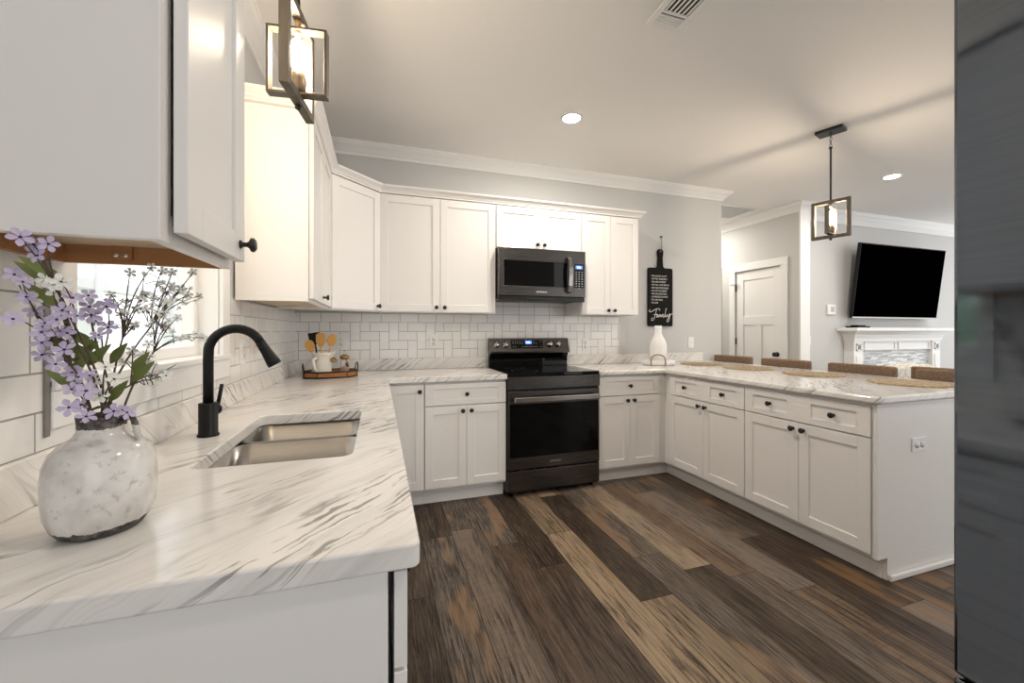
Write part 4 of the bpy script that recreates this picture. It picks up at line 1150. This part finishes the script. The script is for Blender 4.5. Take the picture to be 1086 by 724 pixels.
LEAVES = [('purpleA', (-0.455, 0.74, 1.321)), ('purpleA', (-0.462, 0.745, 1.314)), ('whiteF', (-0.460, 0.755, 1.287)), ('purpleD', (-0.439, 0.8, 1.224)), ('purpleD', (-0.406, 0.8, 1.199)),
          ('purpleC', (-0.427, 0.79, 1.183)), ('purpleE', (-0.456, 0.79, 1.161)), ('whiteJ', (-0.358, 0.8, 1.186)), ('whiteJ', (-0.351, 0.8, 1.171)), ('whiteK', (-0.385, 0.8, 1.142)),
          ('purpleE', (-0.406, 0.79, 1.106)), ('purpleC', (-0.438, 0.79, 1.205)), ('purpleD', (-0.422, 0.8, 1.203)), ('whiteI', (-0.400, 0.83, 1.20)), ('purpleB', (-0.452, 0.77, 1.22))]

def petal_flower(mb, eye, c, n, r, petals=5):
    n = Vector(n).normalized(); t = n.orthogonal().normalized(); b = n.cross(t)
    ph = random.random() * 6
    for i in range(petals):
        a = ph + 2 * math.pi * i / petals
        d = t * math.cos(a) + b * math.sin(a); s_ = n.cross(d)
        c = Vector(c)
        sh = [(0.10, 0.05, 0.0), (0.45, 0.27, 0.12), (0.75, 0.33, 0.16), (1.0, 0.12, 0.10), (1.04, 0.0, 0.08)]
        vs = []
        for q, wd, up in sh: vs.append(c + d * (q * r) + s_ * (wd * r) + n * (up * r * 1.3))
        for q, wd, up in sh[::-1][1:]: vs.append(c + d * (q * r) - s_ * (wd * r) + n * (up * r * 1.3))
        mid_ = c + d * (0.6 * r) + n * (0.05 * r)
        vs.append(mid_); m_ = len(vs) - 1
        fs = [(j, (j + 1) % m_, m_) for j in range(m_)]
        mb.add(vs, fs, True)
    if eye is not None:
        eye.lathe([(0.0, 0.16 * r), (0.12 * r, 0.12 * r), (0.15 * r, 0.03 * r), (0.06 * r, -0.02 * r), (0.03 * r, -0.25 * r)], c, n, 8)

def leaf_shape(mb, base, tip, width):
    base, tip = Vector(base), Vector(tip); d = tip - base; L = d.length; d.normalize()
    s_ = d.cross(Vector((0.3, -1, 0.2))).normalized(); n = s_.cross(d)
    prof_ = [(0, .02), (.15, .5), (.35, .95), (.55, 1), (.75, .7), (.92, .28), (1, 0.0)]
    vs = []
    for q, wd in prof_:
        cen = base + d * (q * L) + n * (math.sin(q * 3.1) * L * 0.10)
        vs += [cen - s_ * (wd * width), cen - n * (0.18 * width * wd), cen + s_ * (wd * width)]
    fs = []
    for i in range(len(prof_) - 1):
        a = 3 * i
        fs += [(a, a + 1, a + 4, a + 3), (a + 1, a + 2, a + 5, a + 4)]
    mb.add(vs, fs, True)

random.seed(12)
def curve(p0, p1, p2, n=8):
    p0, p1, p2 = Vector(p0), Vector(p1), Vector(p2)
    return [p0 * (1 - t) ** 2 + p1 * (2 * t * (1 - t)) + p2 * t * t for t in [i / n for i in range(n + 1)]]
for idx, (key, tips) in enumerate(SPRAYS.items()):
    nm, lab = SLABEL[key]
    name = 'lilac_flower_stem' if key.startswith('purple') else 'white_flower_stem'
    ang = idx * 2.4
    root = Vector((VX + 0.014 * math.cos(ang), VY + 0.014 * math.sin(ang), CT + 0.10))
    sp = thing(name, lab, 'flower', tuple(root), 'artificial flower sprays in the vase')
    cen = sum((Vector(t) for t in tips), Vector()) / len(tips)
    neck = Vector((VX + 0.017 * math.cos(ang), VY + 0.017 * math.sin(ang), CT + 0.19))
    fork = neck.lerp(cen, 0.62); fork.z = min(fork.z, cen.z - 0.03) if cen.z > 1.16 else fork.z - 0.012
    st = MB()
    main = curve(root, neck + Vector((0, 0, 0.02)), fork, 8)
    st.tube(main, 0.0018, 6, [0.0021 - 0.00008 * i for i in range(9)])
    petals, eyes = [], []
    pr = key.startswith('purple')
    lv = []
    for t in tips:
        t = Vector(t)
        ctrl = fork.lerp(t, 0.5) + Vector((random.uniform(-.012, .012), random.uniform(-.012, .012), 0.016))
        st.tube(curve(fork, ctrl, t, 6), 0.0010, 5, [0.0013 - 0.0001 * i for i in range(7)])
        if not pr and key not in ('whiteF', 'whiteK'):
            # side twigs with tiny blossoms
            for q in range(3):
                p0 = fork.lerp(t, random.uniform(.35, .85)); p1 = p0 + Vector((random.uniform(-.025, .025), random.uniform(-.025, .02), random.uniform(0.0, .028)))
                if p1.z > 1.362: p1.z = 1.36
                st.tube([p0, p0.lerp(p1, .5) + Vector((0, 0, .003)), p1], 0.0007, 5)
                lv.append((p1, random.uniform(.0032, .006)))
    st.build('stem', M['stem'], sp)
    view = (Vector((0, 0, 1.23)) - cen).normalized()
    def blossom(c_, r_):
        m_ = MB(); e_ = MB()
        nrm = view * 0.9 + Vector((random.uniform(-.6, .6), random.uniform(-.4, .4), random.uniform(-.2, .6)))
        petal_flower(m_, e_, c_, nrm, r_)
        o_ = m_.build('blossom', M['petal_purple'] if pr else M['petal_white'], sp)
        e_.build('flower_centre', M['flower_eye'] if pr else M['stem'], o_)
    for t in tips:
        if pr: blossom(t, random.uniform(.0105, .0135))
        elif key in ('whiteF', 'whiteK'): blossom(t, random.uniform(.0095, .012))
        else: blossom(t, random.uniform(.0075, .0100))
        if pr and key in ('purpleC', 'purpleD') and random.random() < .6:
            blossom(Vector(t) + Vector((random.uniform(-.018, .018), random.uniform(0, .03), random.uniform(-.018, .012))), random.uniform(.009, .012))
    for p1, r_ in lv: blossom(p1, r_)
    for key2, tip in LEAVES:
        if key2 == key:
            l_ = MB(); tip = Vector(tip)
            sgn = 1 if tip.x > VX else -1
            base_ = tip + Vector((-0.024 * sgn + random.uniform(-.008, .008), 0.012, -0.020))
            if base_.z < 1.11: base_ = Vector((VX + .01, VY, 1.105))
            leaf_shape(l_, base_, tip + Vector((0.012 * sgn, -0.008, 0.016)), 0.0072)
            l_.build('leaf', M['leaf'], sp)

# ---- tray with pitcher, utensils and bottle
TC = Vector((-0.322, 3.085, CT)); TA = math.radians(12)
tr = thing('serving_tray', 'dark metal rimmed wooden tray in the counter corner', 'tray', tuple(TC))
def T(u, v, z): return Vector((TC.x + u * math.cos(TA) - v * math.sin(TA), TC.y + u * math.sin(TA) + v * math.cos(TA), CT + z))
octo = [(-.165, -.04), (-.09, -.115), (.09, -.115), (.165, -.04), (.165, .04), (.09, .115), (-.09, .115), (-.165, .04)]
k = MB(); k.prism([tuple(T(u * .985, v * .985, 0)[:2]) for u, v in octo], CT + 0.003, CT + 0.012); k.build('base', M['traywood'], tr)
k = MB()
n = 8
for a in range(n):
    p0, p1 = octo[a], octo[(a + 1) % n]
    q = [T(*p0, 0.010), T(*p1, 0.010), T(*p1, 0.040), T(*p0, 0.040)]
    dn = Vector((q[1] - q[0])).cross(Vector((0, 0, 1))).normalized() * 0.004
    k.add(q + [x_ - dn for x_ in q], [(0, 1, 2, 3), (7, 6, 5, 4), (0, 4, 5, 1), (1, 5, 6, 2), (2, 6, 7, 3), (3, 7, 4, 0)])
k.build('side_slats', M['traywood'], tr)
k = MB()
for zz in (0.005, 0.042):
    k.tube([T(u * 1.02, v * 1.02, zz) for u, v in octo + octo[:1]], 0.0056, 8)
for u, v_ in octo: k.tube([T(u * 1.02, v_ * 1.02, 0.004), T(u * 1.02, v_ * 1.02, 0.043)], 0.003, 6)
k.build('metal_rim', M['black'], tr)
for sg in (-1, 1):
    k = MB(); k.tube([T(sg * .168, -.05, .042), T(sg * .172, -.048, .072), T(sg * .174, -.030, .090), T(sg * .174, .0, .096), T(sg * .174, .030, .090), T(sg * .172, .048, .072), T(sg * .168, .05, .042)], 0.0042, 8); k.build('handle', M['black'], tr)

PC = T(-0.055, 0.0, 0.012)
p = thing('utensil_pitcher', 'cream ceramic pitcher holding wooden spoons on the tray', 'pitcher', tuple(PC))
k = MB(); k.lathe([(0.0, 0.0), (0.060, 0.0), (0.064, 0.008), (0.060, 0.05), (0.054, 0.10), (0.053, 0.125), (0.060, 0.145), (0.066, 0.160), (0.061, 0.160), (0.048, 0.125), (0.050, 0.08), (0.054, 0.012), (0.0, 0.010)], PC, (0, 0, 1), 32, caps=False)
k.build('body', M['cream'], p)
k = MB(); k.tube([PC + Vector((-0.020, -0.050, 0.118)), PC + Vector((-0.034, -0.078, 0.124)), PC + Vector((-0.044, -0.092, 0.110)), PC + Vector((-0.034, -0.092, 0.06)), PC + Vector((-0.020, -0.078, 0.022)), PC + Vector((-0.010, -0.058, 0.012))], 0.0095, 10); k.build('handle', M['cream'], p)
k = MB(); k.slab([(0.040, 0.090), (0.060, 0.120), (0.092, 0.168), (0.058, 0.160)], PC + Vector((0, -0.018, 0)), X_, Vector((0, 0, 1)), Y_, 0.036); k.build('spout', M['cream'], p, bevel=0.004)
k = MB()
for a in range(5):
    rr = [(PC + Vector((0.078 + 0.010 * math.sin(a) + 0.014 * math.cos(t_), -0.048 + 0.006 * a - 0.01, 0.108 + 0.006 * math.cos(a * 2) + 0.013 * math.sin(t_)))) for t_ in [2 * math.pi * j / 12 for j in range(13)]]
    k.tube(rr, 0.0028, 6)
tag(k.build('twine_knot', mat('twine', (0.36, 0.24, 0.11), 0.8)), 'tan twine knot hanging at the pitcher spout', 'ornament')

def utensil(name, label, du, tilt, kind, material, ln=0.215):
    base = PC + Vector((du * 0.3, 0.004, 0.02)); top = PC + Vector((du, tilt, ln))
    o_ = thing(name, label, 'utensil', tuple(base), 'cooking utensils in the pitcher')
    d_ = (top - base).normalized()
    MB().tube([base, base.lerp(top, .5), top], 0.0052, 8).build('handle', material, o_)
    side = d_.cross(Vector((0, -1, 0))).normalized(); fn = side.cross(d_)
    k = MB()
    if kind == 'spoon': poly = [(0.030 * math.sin(t_) * (1 - .12 * math.cos(t_)), 0.028 + 0.044 * -math.cos(t_)) for t_ in [2 * math.pi * j / 20 for j in range(20)]]
    elif kind == 'paddle': poly = [(-.006, -.02), (.006, -.02), (.030, .012), (.029, .066), (.018, .078), (-.018, .078), (-.029, .066), (-.030, .012)]
    else: poly = [(-.005, -.01), (.005, -.01), (.032, .006), (.036, .074), (-.036, .074), (-.032, .006)]
    k.slab(poly, top - fn * 0.003, side, d_, fn, 0.006)
    k.build('head', material, o_, bevel=0.002)
utensil('wooden_spoon', 'rounded wooden spoon leaning right in the cream pitcher', 0.058, -0.012, 'spoon', M['spoon'])
utensil('wooden_paddle', 'flat-topped wooden paddle standing in the middle of the pitcher', -0.004, -0.024, 'paddle', M['spoon'])
utensil('wooden_spatula', 'short wooden spoon leaning far left in the pitcher', -0.062, -0.030, 'spoon', M['spoon'], 0.178)
utensil('black_spatula', 'black plastic spatula leaning left behind the wooden spoons', -0.045, 0.012, 'spatula', M['matblack'], 0.222)

BC = T(0.090, -0.005, 0.0122)
b = thing('small_bottle', 'small glass bottle with gold collar on the tray, right of the pitcher', 'bottle', tuple(BC))
k = MB(); k.lathe([(0.0, 0.0), (0.028, 0.0), (0.031, 0.006), (0.031, 0.055), (0.027, 0.075), (0.017, 0.095), (0.017, 0.115), (0.0, 0.116)], BC, (0, 0, 1), 24, caps=False); k.build('body', M['glassclear'], b)
k = MB(); k.lathe([(0.0, 0.003), (0.026, 0.003), (0.028, 0.008), (0.028, 0.050), (0.0, 0.051)], BC, (0, 0, 1), 20, caps=False); k.build('contents', M['rosy'], b)
k = MB(); k.lathe([(0.018, 0.106), (0.030, 0.112), (0.034, 0.124), (0.026, 0.134), (0.012, 0.140), (0.0, 0.142)], BC, (0, 0, 1), 20); k.build('collar', M['brass'], b)
k = MB(); k.lathe([(0.009, 0.139), (0.012, 0.158), (0.007, 0.172), (0.0, 0.174)], BC, (0, 0, 1), 16); k.build('stopper', M['glassclear'], b)

# ================================================================== BACK WALL: SIGN, WHITE BOTTLE AND DISH
SX, SY_ = 2.7345, YW - 0.020
s = thing('family_sign', 'black cutting-board shaped sign with white lettering hanging on the grey wall', 'sign', (SX, SY_, 1.28))
hw, z0, z1 = 0.1495, 1.280, 1.876
poly = []
def arc(cx, cz, r, a0, a1, n=6): return [(cx + r * math.cos(math.radians(a0 + (a1 - a0) * i / n)), cz + r * math.sin(math.radians(a0 + (a1 - a0) * i / n))) for i in range(n + 1)]
poly += arc(hw - .012, z0 + .012, .012, -90, 0) + arc(hw - .022, z1 - .022, .022, 0, 90)
poly += [(0.075, z1)] + arc(0.060, z1 + 0.028, 0.028, -80, -180)[0:] + [(0.027, z1 + 0.10)] + arc(0.0, z1 + 0.160, 0.036, -15, 195, 12) + [(-0.027, z1 + 0.10)] + arc(-0.060, z1 + 0.028, 0.028, 0, -100) + [(-0.075, z1)]
poly += arc(-hw + .022, z1 - .022, .022, 90, 180) + arc(-hw + .012, z0 + .012, .012, 180, 270)
k = MB(); k.slab(poly, (SX, SY_, 0), X_, Vector((0, 0, 1)), Y_, 0.016)
bd = k.build('board', mat('sign_black', (0.010, 0.009, 0.008), 0.7, spec=0.15), s, bevel=0.0015)
lines = ['WE LAUGH A LOT', 'WE TRY OUR BEST', 'WE ARE PATIENT', 'WE TELL THE TRUTH', 'WE MAKE MISTAKES', "WE SAY I'M SORRY", 'WE GIVE SECOND', 'CHANCES ALWAYS', 'WE ARE REAL', 'WE ARE']
for i, ln in enumerate(lines):
    text_mesh('lettering', ln, 0.0228, facing_back(SX - 0.112, SY_ - 0.0004, 1.785 - i * 0.0303), M['print'], bd, 0.0006)
scr = [  # script word, strokes in (u, z) from the board centre and base
 [(-.128, .158), (-.140, .146), (-.128, .134), (-.100, .142), (-.060, .162), (-.020, .168), (-.008, .158), (-.020, .148)],
 [(-.050, .162), (-.058, .130), (-.072, .080), (-.090, .050), (-.108, .048), (-.110, .064), (-.092, .076)],
 [(-.088, .104), (-.060, .108), (-.040, .112)],
 [(-.052, .100), (-.040, .108), (-.034, .096), (-.042, .080), (-.050, .086), (-.034, .104), (-.026, .082), (-.014, .108), (-.006, .084), (.004, .108), (.012, .084), (.024, .108), (.030, .112)],
 [(.030, .110), (.030, .084), (.042, .084), (.056, .120), (.066, .160), (.072, .172), (.064, .160), (.056, .110), (.058, .086), (.070, .090), (.084, .112)],
 [(.084, .112), (.082, .092), (.096, .092), (.112, .118), (.110, .080), (.098, .044), (.082, .034), (.078, .048), (.100, .084), (.128, .112), (.146, .118)]]
k = MB()
for st_ in scr:
    P_ = [Vector((SX + u, SY_ - 0.0010, z0 + 0.012 + z)) for u, z in st_]
    sm = []
    for i in range(len(P_) - 1):
        a = P_[max(i - 1, 0)]; b_ = P_[i]; c_ = P_[i + 1]; d_ = P_[min(i + 2, len(P_) - 1)]
        for j in range(6):
            t_ = j / 6
            sm.append(0.5 * ((2 * b_) + (c_ - a) * t_ + (2 * a - 5 * b_ + 4 * c_ - d_) * t_ ** 2 + (3 * b_ - a - 3 * c_ + d_) * t_ ** 3))
    sm.append(P_[-1])
    k.tube(sm, 0.0032, 6)
k.build('script_word', M['print'], bd)
k = MB(); k.tube([(SX - .010, SY_ - 0.002, z1 + .160), (SX + .010, SY_ - 0.003, z1 + .22), (SX + .016, SY_ + 0.004, 2.195), (SX + .022, SY_ + 0.010, z1 + .22), (SX + .004, SY_ - 0.002, z1 + .160)], 0.0026, 6); k.build('hanging_cord', mat('cord_tan', (0.30, 0.24, 0.17), 0.8), s)
k = MB(); k.lathe([(0.010, 0), (0.010, 0.004), (0.004, 0.006), (0.004, 0.022), (0.007, 0.024), (0, 0.026)], (SX + .016, YW - 0.0003, 2.198), (0, -1, 0), 12)
tag(k.build('wall_hook', M['black']), 'small dark hook on the grey wall holding the black sign', 'hook')

BX, BY = 2.487, 3.203
b = thing('white_bottle', 'tall white ceramic bottle vase below the black sign', 'vase', (BX, BY, CT + 0.0125))
k = MB(); k.lathe([(0.0, 0.0), (0.070, 0.0), (0.076, 0.006), (0.078, 0.05), (0.078, 0.170), (0.074, 0.195), (0.060, 0.228), (0.042, 0.258), (0.033, 0.285), (0.031, 0.330), (0.033, 0.356), (0.028, 0.356), (0.026, 0.33), (0.026, 0.31), (0.0, 0.308)], (BX, BY, CT + 0.0125), (0, 0, 1), 36, caps=False)
k.build('body', M['ceramic'], b)
d = thing('handled_dish', 'white octagonal dish with arched bronze handles under the white bottle', 'dish', (2.487, 3.203, CT))
dc = Vector((2.487, 3.203, CT)); da = math.radians(-37)
def D(u, v, z): return Vector((dc.x + u * math.cos(da) - v * math.sin(da), dc.y + u * math.sin(da) + v * math.cos(da), CT + z))
k = MB()
ringL = []
n = 64
levels = [(0.86, 0.0), (0.97, 0.006), (1.0, 0.020), (1.0, 0.036), (0.97, 0.046), (0.90, 0.050), (0.83, 0.046), (0.80, 0.034), (0.78, 0.016), (0.76, 0.012)]
vs = []
for sc_, zz in levels:
    for i in range(n):
        a = 2 * math.pi * i / n; cu_, su_ = math.cos(a), math.sin(a)
        pr_ = min(0.150 / max(abs(cu_), 1e-6), 0.104 / max(abs(su_), 1e-6), 0.178 / (abs(cu_) + abs(su_)))   # octagon
        u, v_ = pr_ * cu_ * sc_, pr_ * su_ * sc_
        zf = zz
        vs.append(D(u, v_, zf))
fs = [(j * n + i, j * n + (i + 1) % n, (j + 1) * n + (i + 1) % n, (j + 1) * n + i) for j in range(len(levels) - 1) for i in range(n)]
k.add(vs, fs, True); k.f.append(list(range(n))[::-1]); k.smooth.append(False); k.f.append(list(range((len(levels) - 1) * n, len(levels) * n))); k.smooth.append(False)
k.build('dish', M['ceramic'], d)
for vv in (-0.108, 0.108):
    pts = [D(-0.062, vv, 0.002), D(-0.062, vv, 0.045)] + [D(-0.062 * math.cos(math.pi * i / 12), vv, 0.052 + 0.050 * math.sin(math.pi * i / 12)) for i in range(13)] + [D(0.062, vv, 0.045), D(0.062, vv, 0.002)]
    MB().tube(pts, 0.0055, 8).build('handle', M['brass'], d)

# ================================================================== PLACEMATS AND STOOLS
def placemat():
    mb = MB(); n = 96; vs = []; fs = []
    rings = 20
    for j in range(rings + 1):
        q = j / rings
        for i in range(n):
            a = 2 * math.pi * i / n
            r_ = 0.190 * q
            if j >= rings - 1: r_ *= 1 + 0.018 * math.cos(24 * a)
            z = 0.0065 + 0.0022 * (j % 2) if j < rings else 0.0008
            vs.append((r_ * math.cos(a), r_ * math.sin(a), z))
    for j in range(rings):
        for i in range(n): fs.append((j * n + i, j * n + (i + 1) % n, (j + 1) * n + (i + 1) % n, (j + 1) * n + i))
    mb.add(vs, fs, True)
    return mb.build('placemat', M['straw'])
mats = [((2.925, 3.125), 'round woven straw placemat nearest the back wall, before the first stool'), ((2.975, 2.660), 'round woven straw placemat second from the back wall'),
        ((3.010, 2.140), 'round woven straw placemat third from the back wall'), ((3.050, 1.600), 'round woven straw placemat nearest the refrigerator')]
pm = placemat(); pm.location = (*mats[0][0], CT + 0.0006); tag(pm, mats[0][1], 'placemat', 'round placemats on the peninsula')
for (q, lab) in mats[1:]:
    o_ = pm.copy(); C.collection.objects.link(o_); o_.location = (*q, CT + 0.0006); o_['label'] = lab

def make_stool():
    """seat faces -X, origin on the floor under the seat centre"""
    r = thing('counter_stool', '', 'stool', (0, 0, 0), 'brown stools along the peninsula')
    b = MB()
    # curved padded back
    n = 10; prof_ = []
    for i in range(n + 1):
        t_ = -1 + 2 * i / n
        prof_.append((0.235 - 0.030 * t_ * t_, 0.225 * t_))
    for j in range(n, -1, -1):
        t_ = -1 + 2 * j / n
        prof_.append((0.290 - 0.030 * t_ * t_, 0.225 * t_))
    b.prism(prof_[::-1] if False else prof_, 0.70, 0.978)
    b.build('backrest', M['tweed'], r, bevel=0.014, seg=3, local=True)
    MB().box(-0.20, 0.215, -0.215, 0.215, 0.575, 0.655).build('seat', M['tweed'], r, bevel=0.022, seg=3, local=True)
    for sx in (-1, 1):
        for sy in (-1, 1):
            x = -0.165 if sx < 0 else 0.195
            l = MB(); l.tube([(x, sy * 0.180, 0.58), (x + sx * 0.03, sy * 0.195, 0)], 0.018, 8, [0.021, 0.015]); l.build('leg', M['darkwood'], r, local=True)
    for sy in (-1, 1):
        l = MB(); l.tube([(0.215, sy * 0.16, 0.60), (0.25, sy * 0.165, 0.74)], 0.014, 8); l.build('back_post', M['darkwood'], r, local=True)
    l = MB(); l.tube([(-0.182, -0.188, 0.24), (-0.182, 0.188, 0.24)], 0.011, 8); l.build('footrest', M['darkwood'], r, local=True)
    return r
stools = [(3.285, 'brown tweed counter stool nearest the wall, half hidden by the back wall end'), (2.715, 'brown tweed counter stool second from the back wall, before the white door'),
          (2.112, 'brown tweed counter stool third from the back wall, below the thermostat'), (1.545, 'brown tweed counter stool nearest the refrigerator')]
st0 = make_stool()
for i, (y, lab) in enumerate(stools):
    o_ = st0 if i == 0 else copy_tree(st0)
    o_.location = (3.235, y, 0); o_['label'] = lab
# dining chair further back
st5 = copy_tree(st0); st5.name = 'side_chair'; st5.location = (4.35, 2.15, -0.07 + 0.0); st5['label'] = 'brown upholstered chair standing further back in the living area behind the stools'; st5['category'] = 'chair'
del st5['group']
st5.location.z = 0.0; st5.scale = (1, 1, 0.935)

# ================================================================== LIVING ROOM
# ---- television, tilted forward on its bracket
Z_ = Vector((0, 0, 1))
tl, trr, bl = Vector((5.60, 3.396, 2.315)), Vector((7.272, 3.396, 2.315)), Vector((5.60, 3.497, 1.394))
U = (trr - tl).normalized(); V = (bl - tl).normalized(); N = V.cross(U).normalized()
if N.y > 0: N = -N
W_, H_ = (trr - tl).length, (bl - tl).length
t = thing('television', 'large black flat screen television tilted forward on the wall above the mantel', 'television', (6.43, 3.55, 1.85))
k = MB(); k.slab([(0, 0), (W_, 0), (W_, H_), (0, H_)], tl - N * 0.045, U, V, N, 0.040); k.build('housing', M['matblack'], t, bevel=0.004)
k = MB(); k.slab([(0.012, 0.012), (W_ - 0.012, 0.012), (W_ - 0.012, H_ - 0.020), (0.012, H_ - 0.020)], tl - N * 0.004, U, V, N, 0.003); k.build('screen', M['screen'], t)
k = MB(); k.slab([(0, H_ - 0.016), (W_, H_ - 0.016), (W_, H_), (0, H_)], tl - N * 0.0045, U, V, N, 0.005); k.build('bottom_bezel', M['handlesteel'], t)
k = MB(); k.box(6.1, 6.75, YT - 0.035, YT - 0.001, 1.72, 2.02); k.box(6.25, 6.30, 3.47, YT - 0.03, 1.70, 2.05); k.box(6.55, 6.60, 3.47, YT - 0.03, 1.70, 2.05); k.build('wall_bracket', M['matblack'], t)

# ---- fireplace mantel
f = thing('fireplace_mantel', 'white fireplace mantel with mosaic tile surround under the television', 'fireplace', (6.49, 3.55, 0))
fy = 3.50; yb = YT - 0.002
for x0, x1 in ((5.63, 5.80), (7.185, 7.355)):
    k = MB(); k.box(x0, x1, fy, yb, 0.0, 1.10)
    l = k.build('pilaster', M['trim'], f, bevel=0.003)
    k = MB(); xa, xb, za, zb = x0 + 0.04, x1 - 0.04, 0.985, 1.07
    k.box(xa, xb, fy - 0.010, fy - 0.0002, za, za + .015); k.box(xa, xb, fy - 0.010, fy - 0.0002, zb - .015, zb); k.box(xa, xa + .015, fy - 0.010, fy - 0.0002, za, zb); k.box(xb - .015, xb, fy - 0.010, fy - 0.0002, za, zb)
    rz = k.build('rosette', M['trim'], l)
    MB().box(xa + .016, xb - .016, fy - 0.006, fy - 0.0003, za + .016, zb - .016).build('rosette_inset', mat('inset_grey', (.25, .22, .20), .5) if 'ins' not in M else M['ins'], rz)
    k = MB(); k.box(xa, xb, fy - 0.008, fy - 0.0002, 0.20, 0.92); k.build('flute', M['trim'], l, bevel=0.003)
k = MB(); k.box(5.80, 7.185, fy + 0.020, yb, 0.985, 1.10); fz = k.build('frieze', M['trim'], f)
k = MB()
for xa, xb in ((5.84, 6.44), (6.50, 7.14)):
    for b4 in ((xa, xb, 1.083, 1.095), (xa, xb, 0.990, 1.002), (xa, xa + .012, 1.002, 1.083), (xb - .012, xb, 1.002, 1.083)): k.box(b4[0], b4[1], fy + 0.010, fy + 0.0198, b4[2], b4[3])
k.build('frieze_panel', M['trim'], fz)
prof_ = [(0.0, 1.10), (0.010, 1.10), (0.016, 1.14), (0.032, 1.185), (0.070, 1.222), (0.095, 1.232), (0.0, 1.232)]
k = MB(); k.sweep(prof_, [(5.63, yb), (5.63, fy), (7.355, fy), (7.355, yb)]); k.build('cove_moulding', M['trim'], f)
k = MB(); k.prism([(5.64, yb), (5.64, fy + .005), (7.345, fy + .005), (7.345, yb)][::-1], 1.1005, 1.2315); k.build('cove_core', M['trim'], f)
MB().box(5.50, 7.485, fy - 0.115, yb, 1.233, 1.272).build('mantel_shelf', M['trim'], f, bevel=0.004)
k = MB(); k.box(5.801, 5.98, fy + 0.050, yb, 0, 0.984); k.box(7.005, 7.184, fy + 0.050, yb, 0, 0.984); k.box(5.98, 7.005, fy + 0.050, yb, 0.78, 0.984); k.build('tile_surround', M['mosaic'], f)
MB().box(5.981, 7.004, fy + 0.075, yb, 0.0, 0.779).build('firebox', M['firebox'], f)
b = MB(); b.box(5.60, 5.83, 3.44, 3.58, 1.2725, 1.292); b.box(5.66, 5.78, 3.46, 3.56, 1.292, 1.306)
tag(b.build('media_box', M['matblack'], bevel=0.006), 'small black device lying on the left end of the mantel shelf', 'media box')

# ---- cream patterned armchair, back towards the kitchen
a = thing('armchair', 'cream patterned armchair with rounded back in front of the fireplace', 'armchair', (5.35, 2.75, 0))
k = MB(); poly = []
for i in range(13):
    t_ = -1 + 2 * i / 12; poly.append((0.50 * t_, 0.885 - 0.075 * abs(t_) ** 2.6))
poly = [(-0.46, 0.10), (0.46, 0.10)] + poly[::-1]
k.slab(poly, (5.33, 2.72, 0), X_, Z_, Y_, 0.16); k.build('backrest', M['pattern'], a, bevel=0.04, seg=4)
MB().box(4.93, 5.73, 2.885, 3.33, 0.10, 0.46).build('seat', M['pattern'], a, bevel=0.03, seg=3)
for x0 in (4.86, 5.70): MB().box(x0, x0 + 0.10, 2.885, 3.30, 0.10, 0.62).build('armrest', M['pattern'], a, bevel=0.03, seg=3)
for x in (4.92, 5.74):
    for y in (2.78, 3.24): MB().cyl((x, y, 0), (x, y, 0.101), 0.016, 0.022, 10).build('leg', M['darkwood'], a)
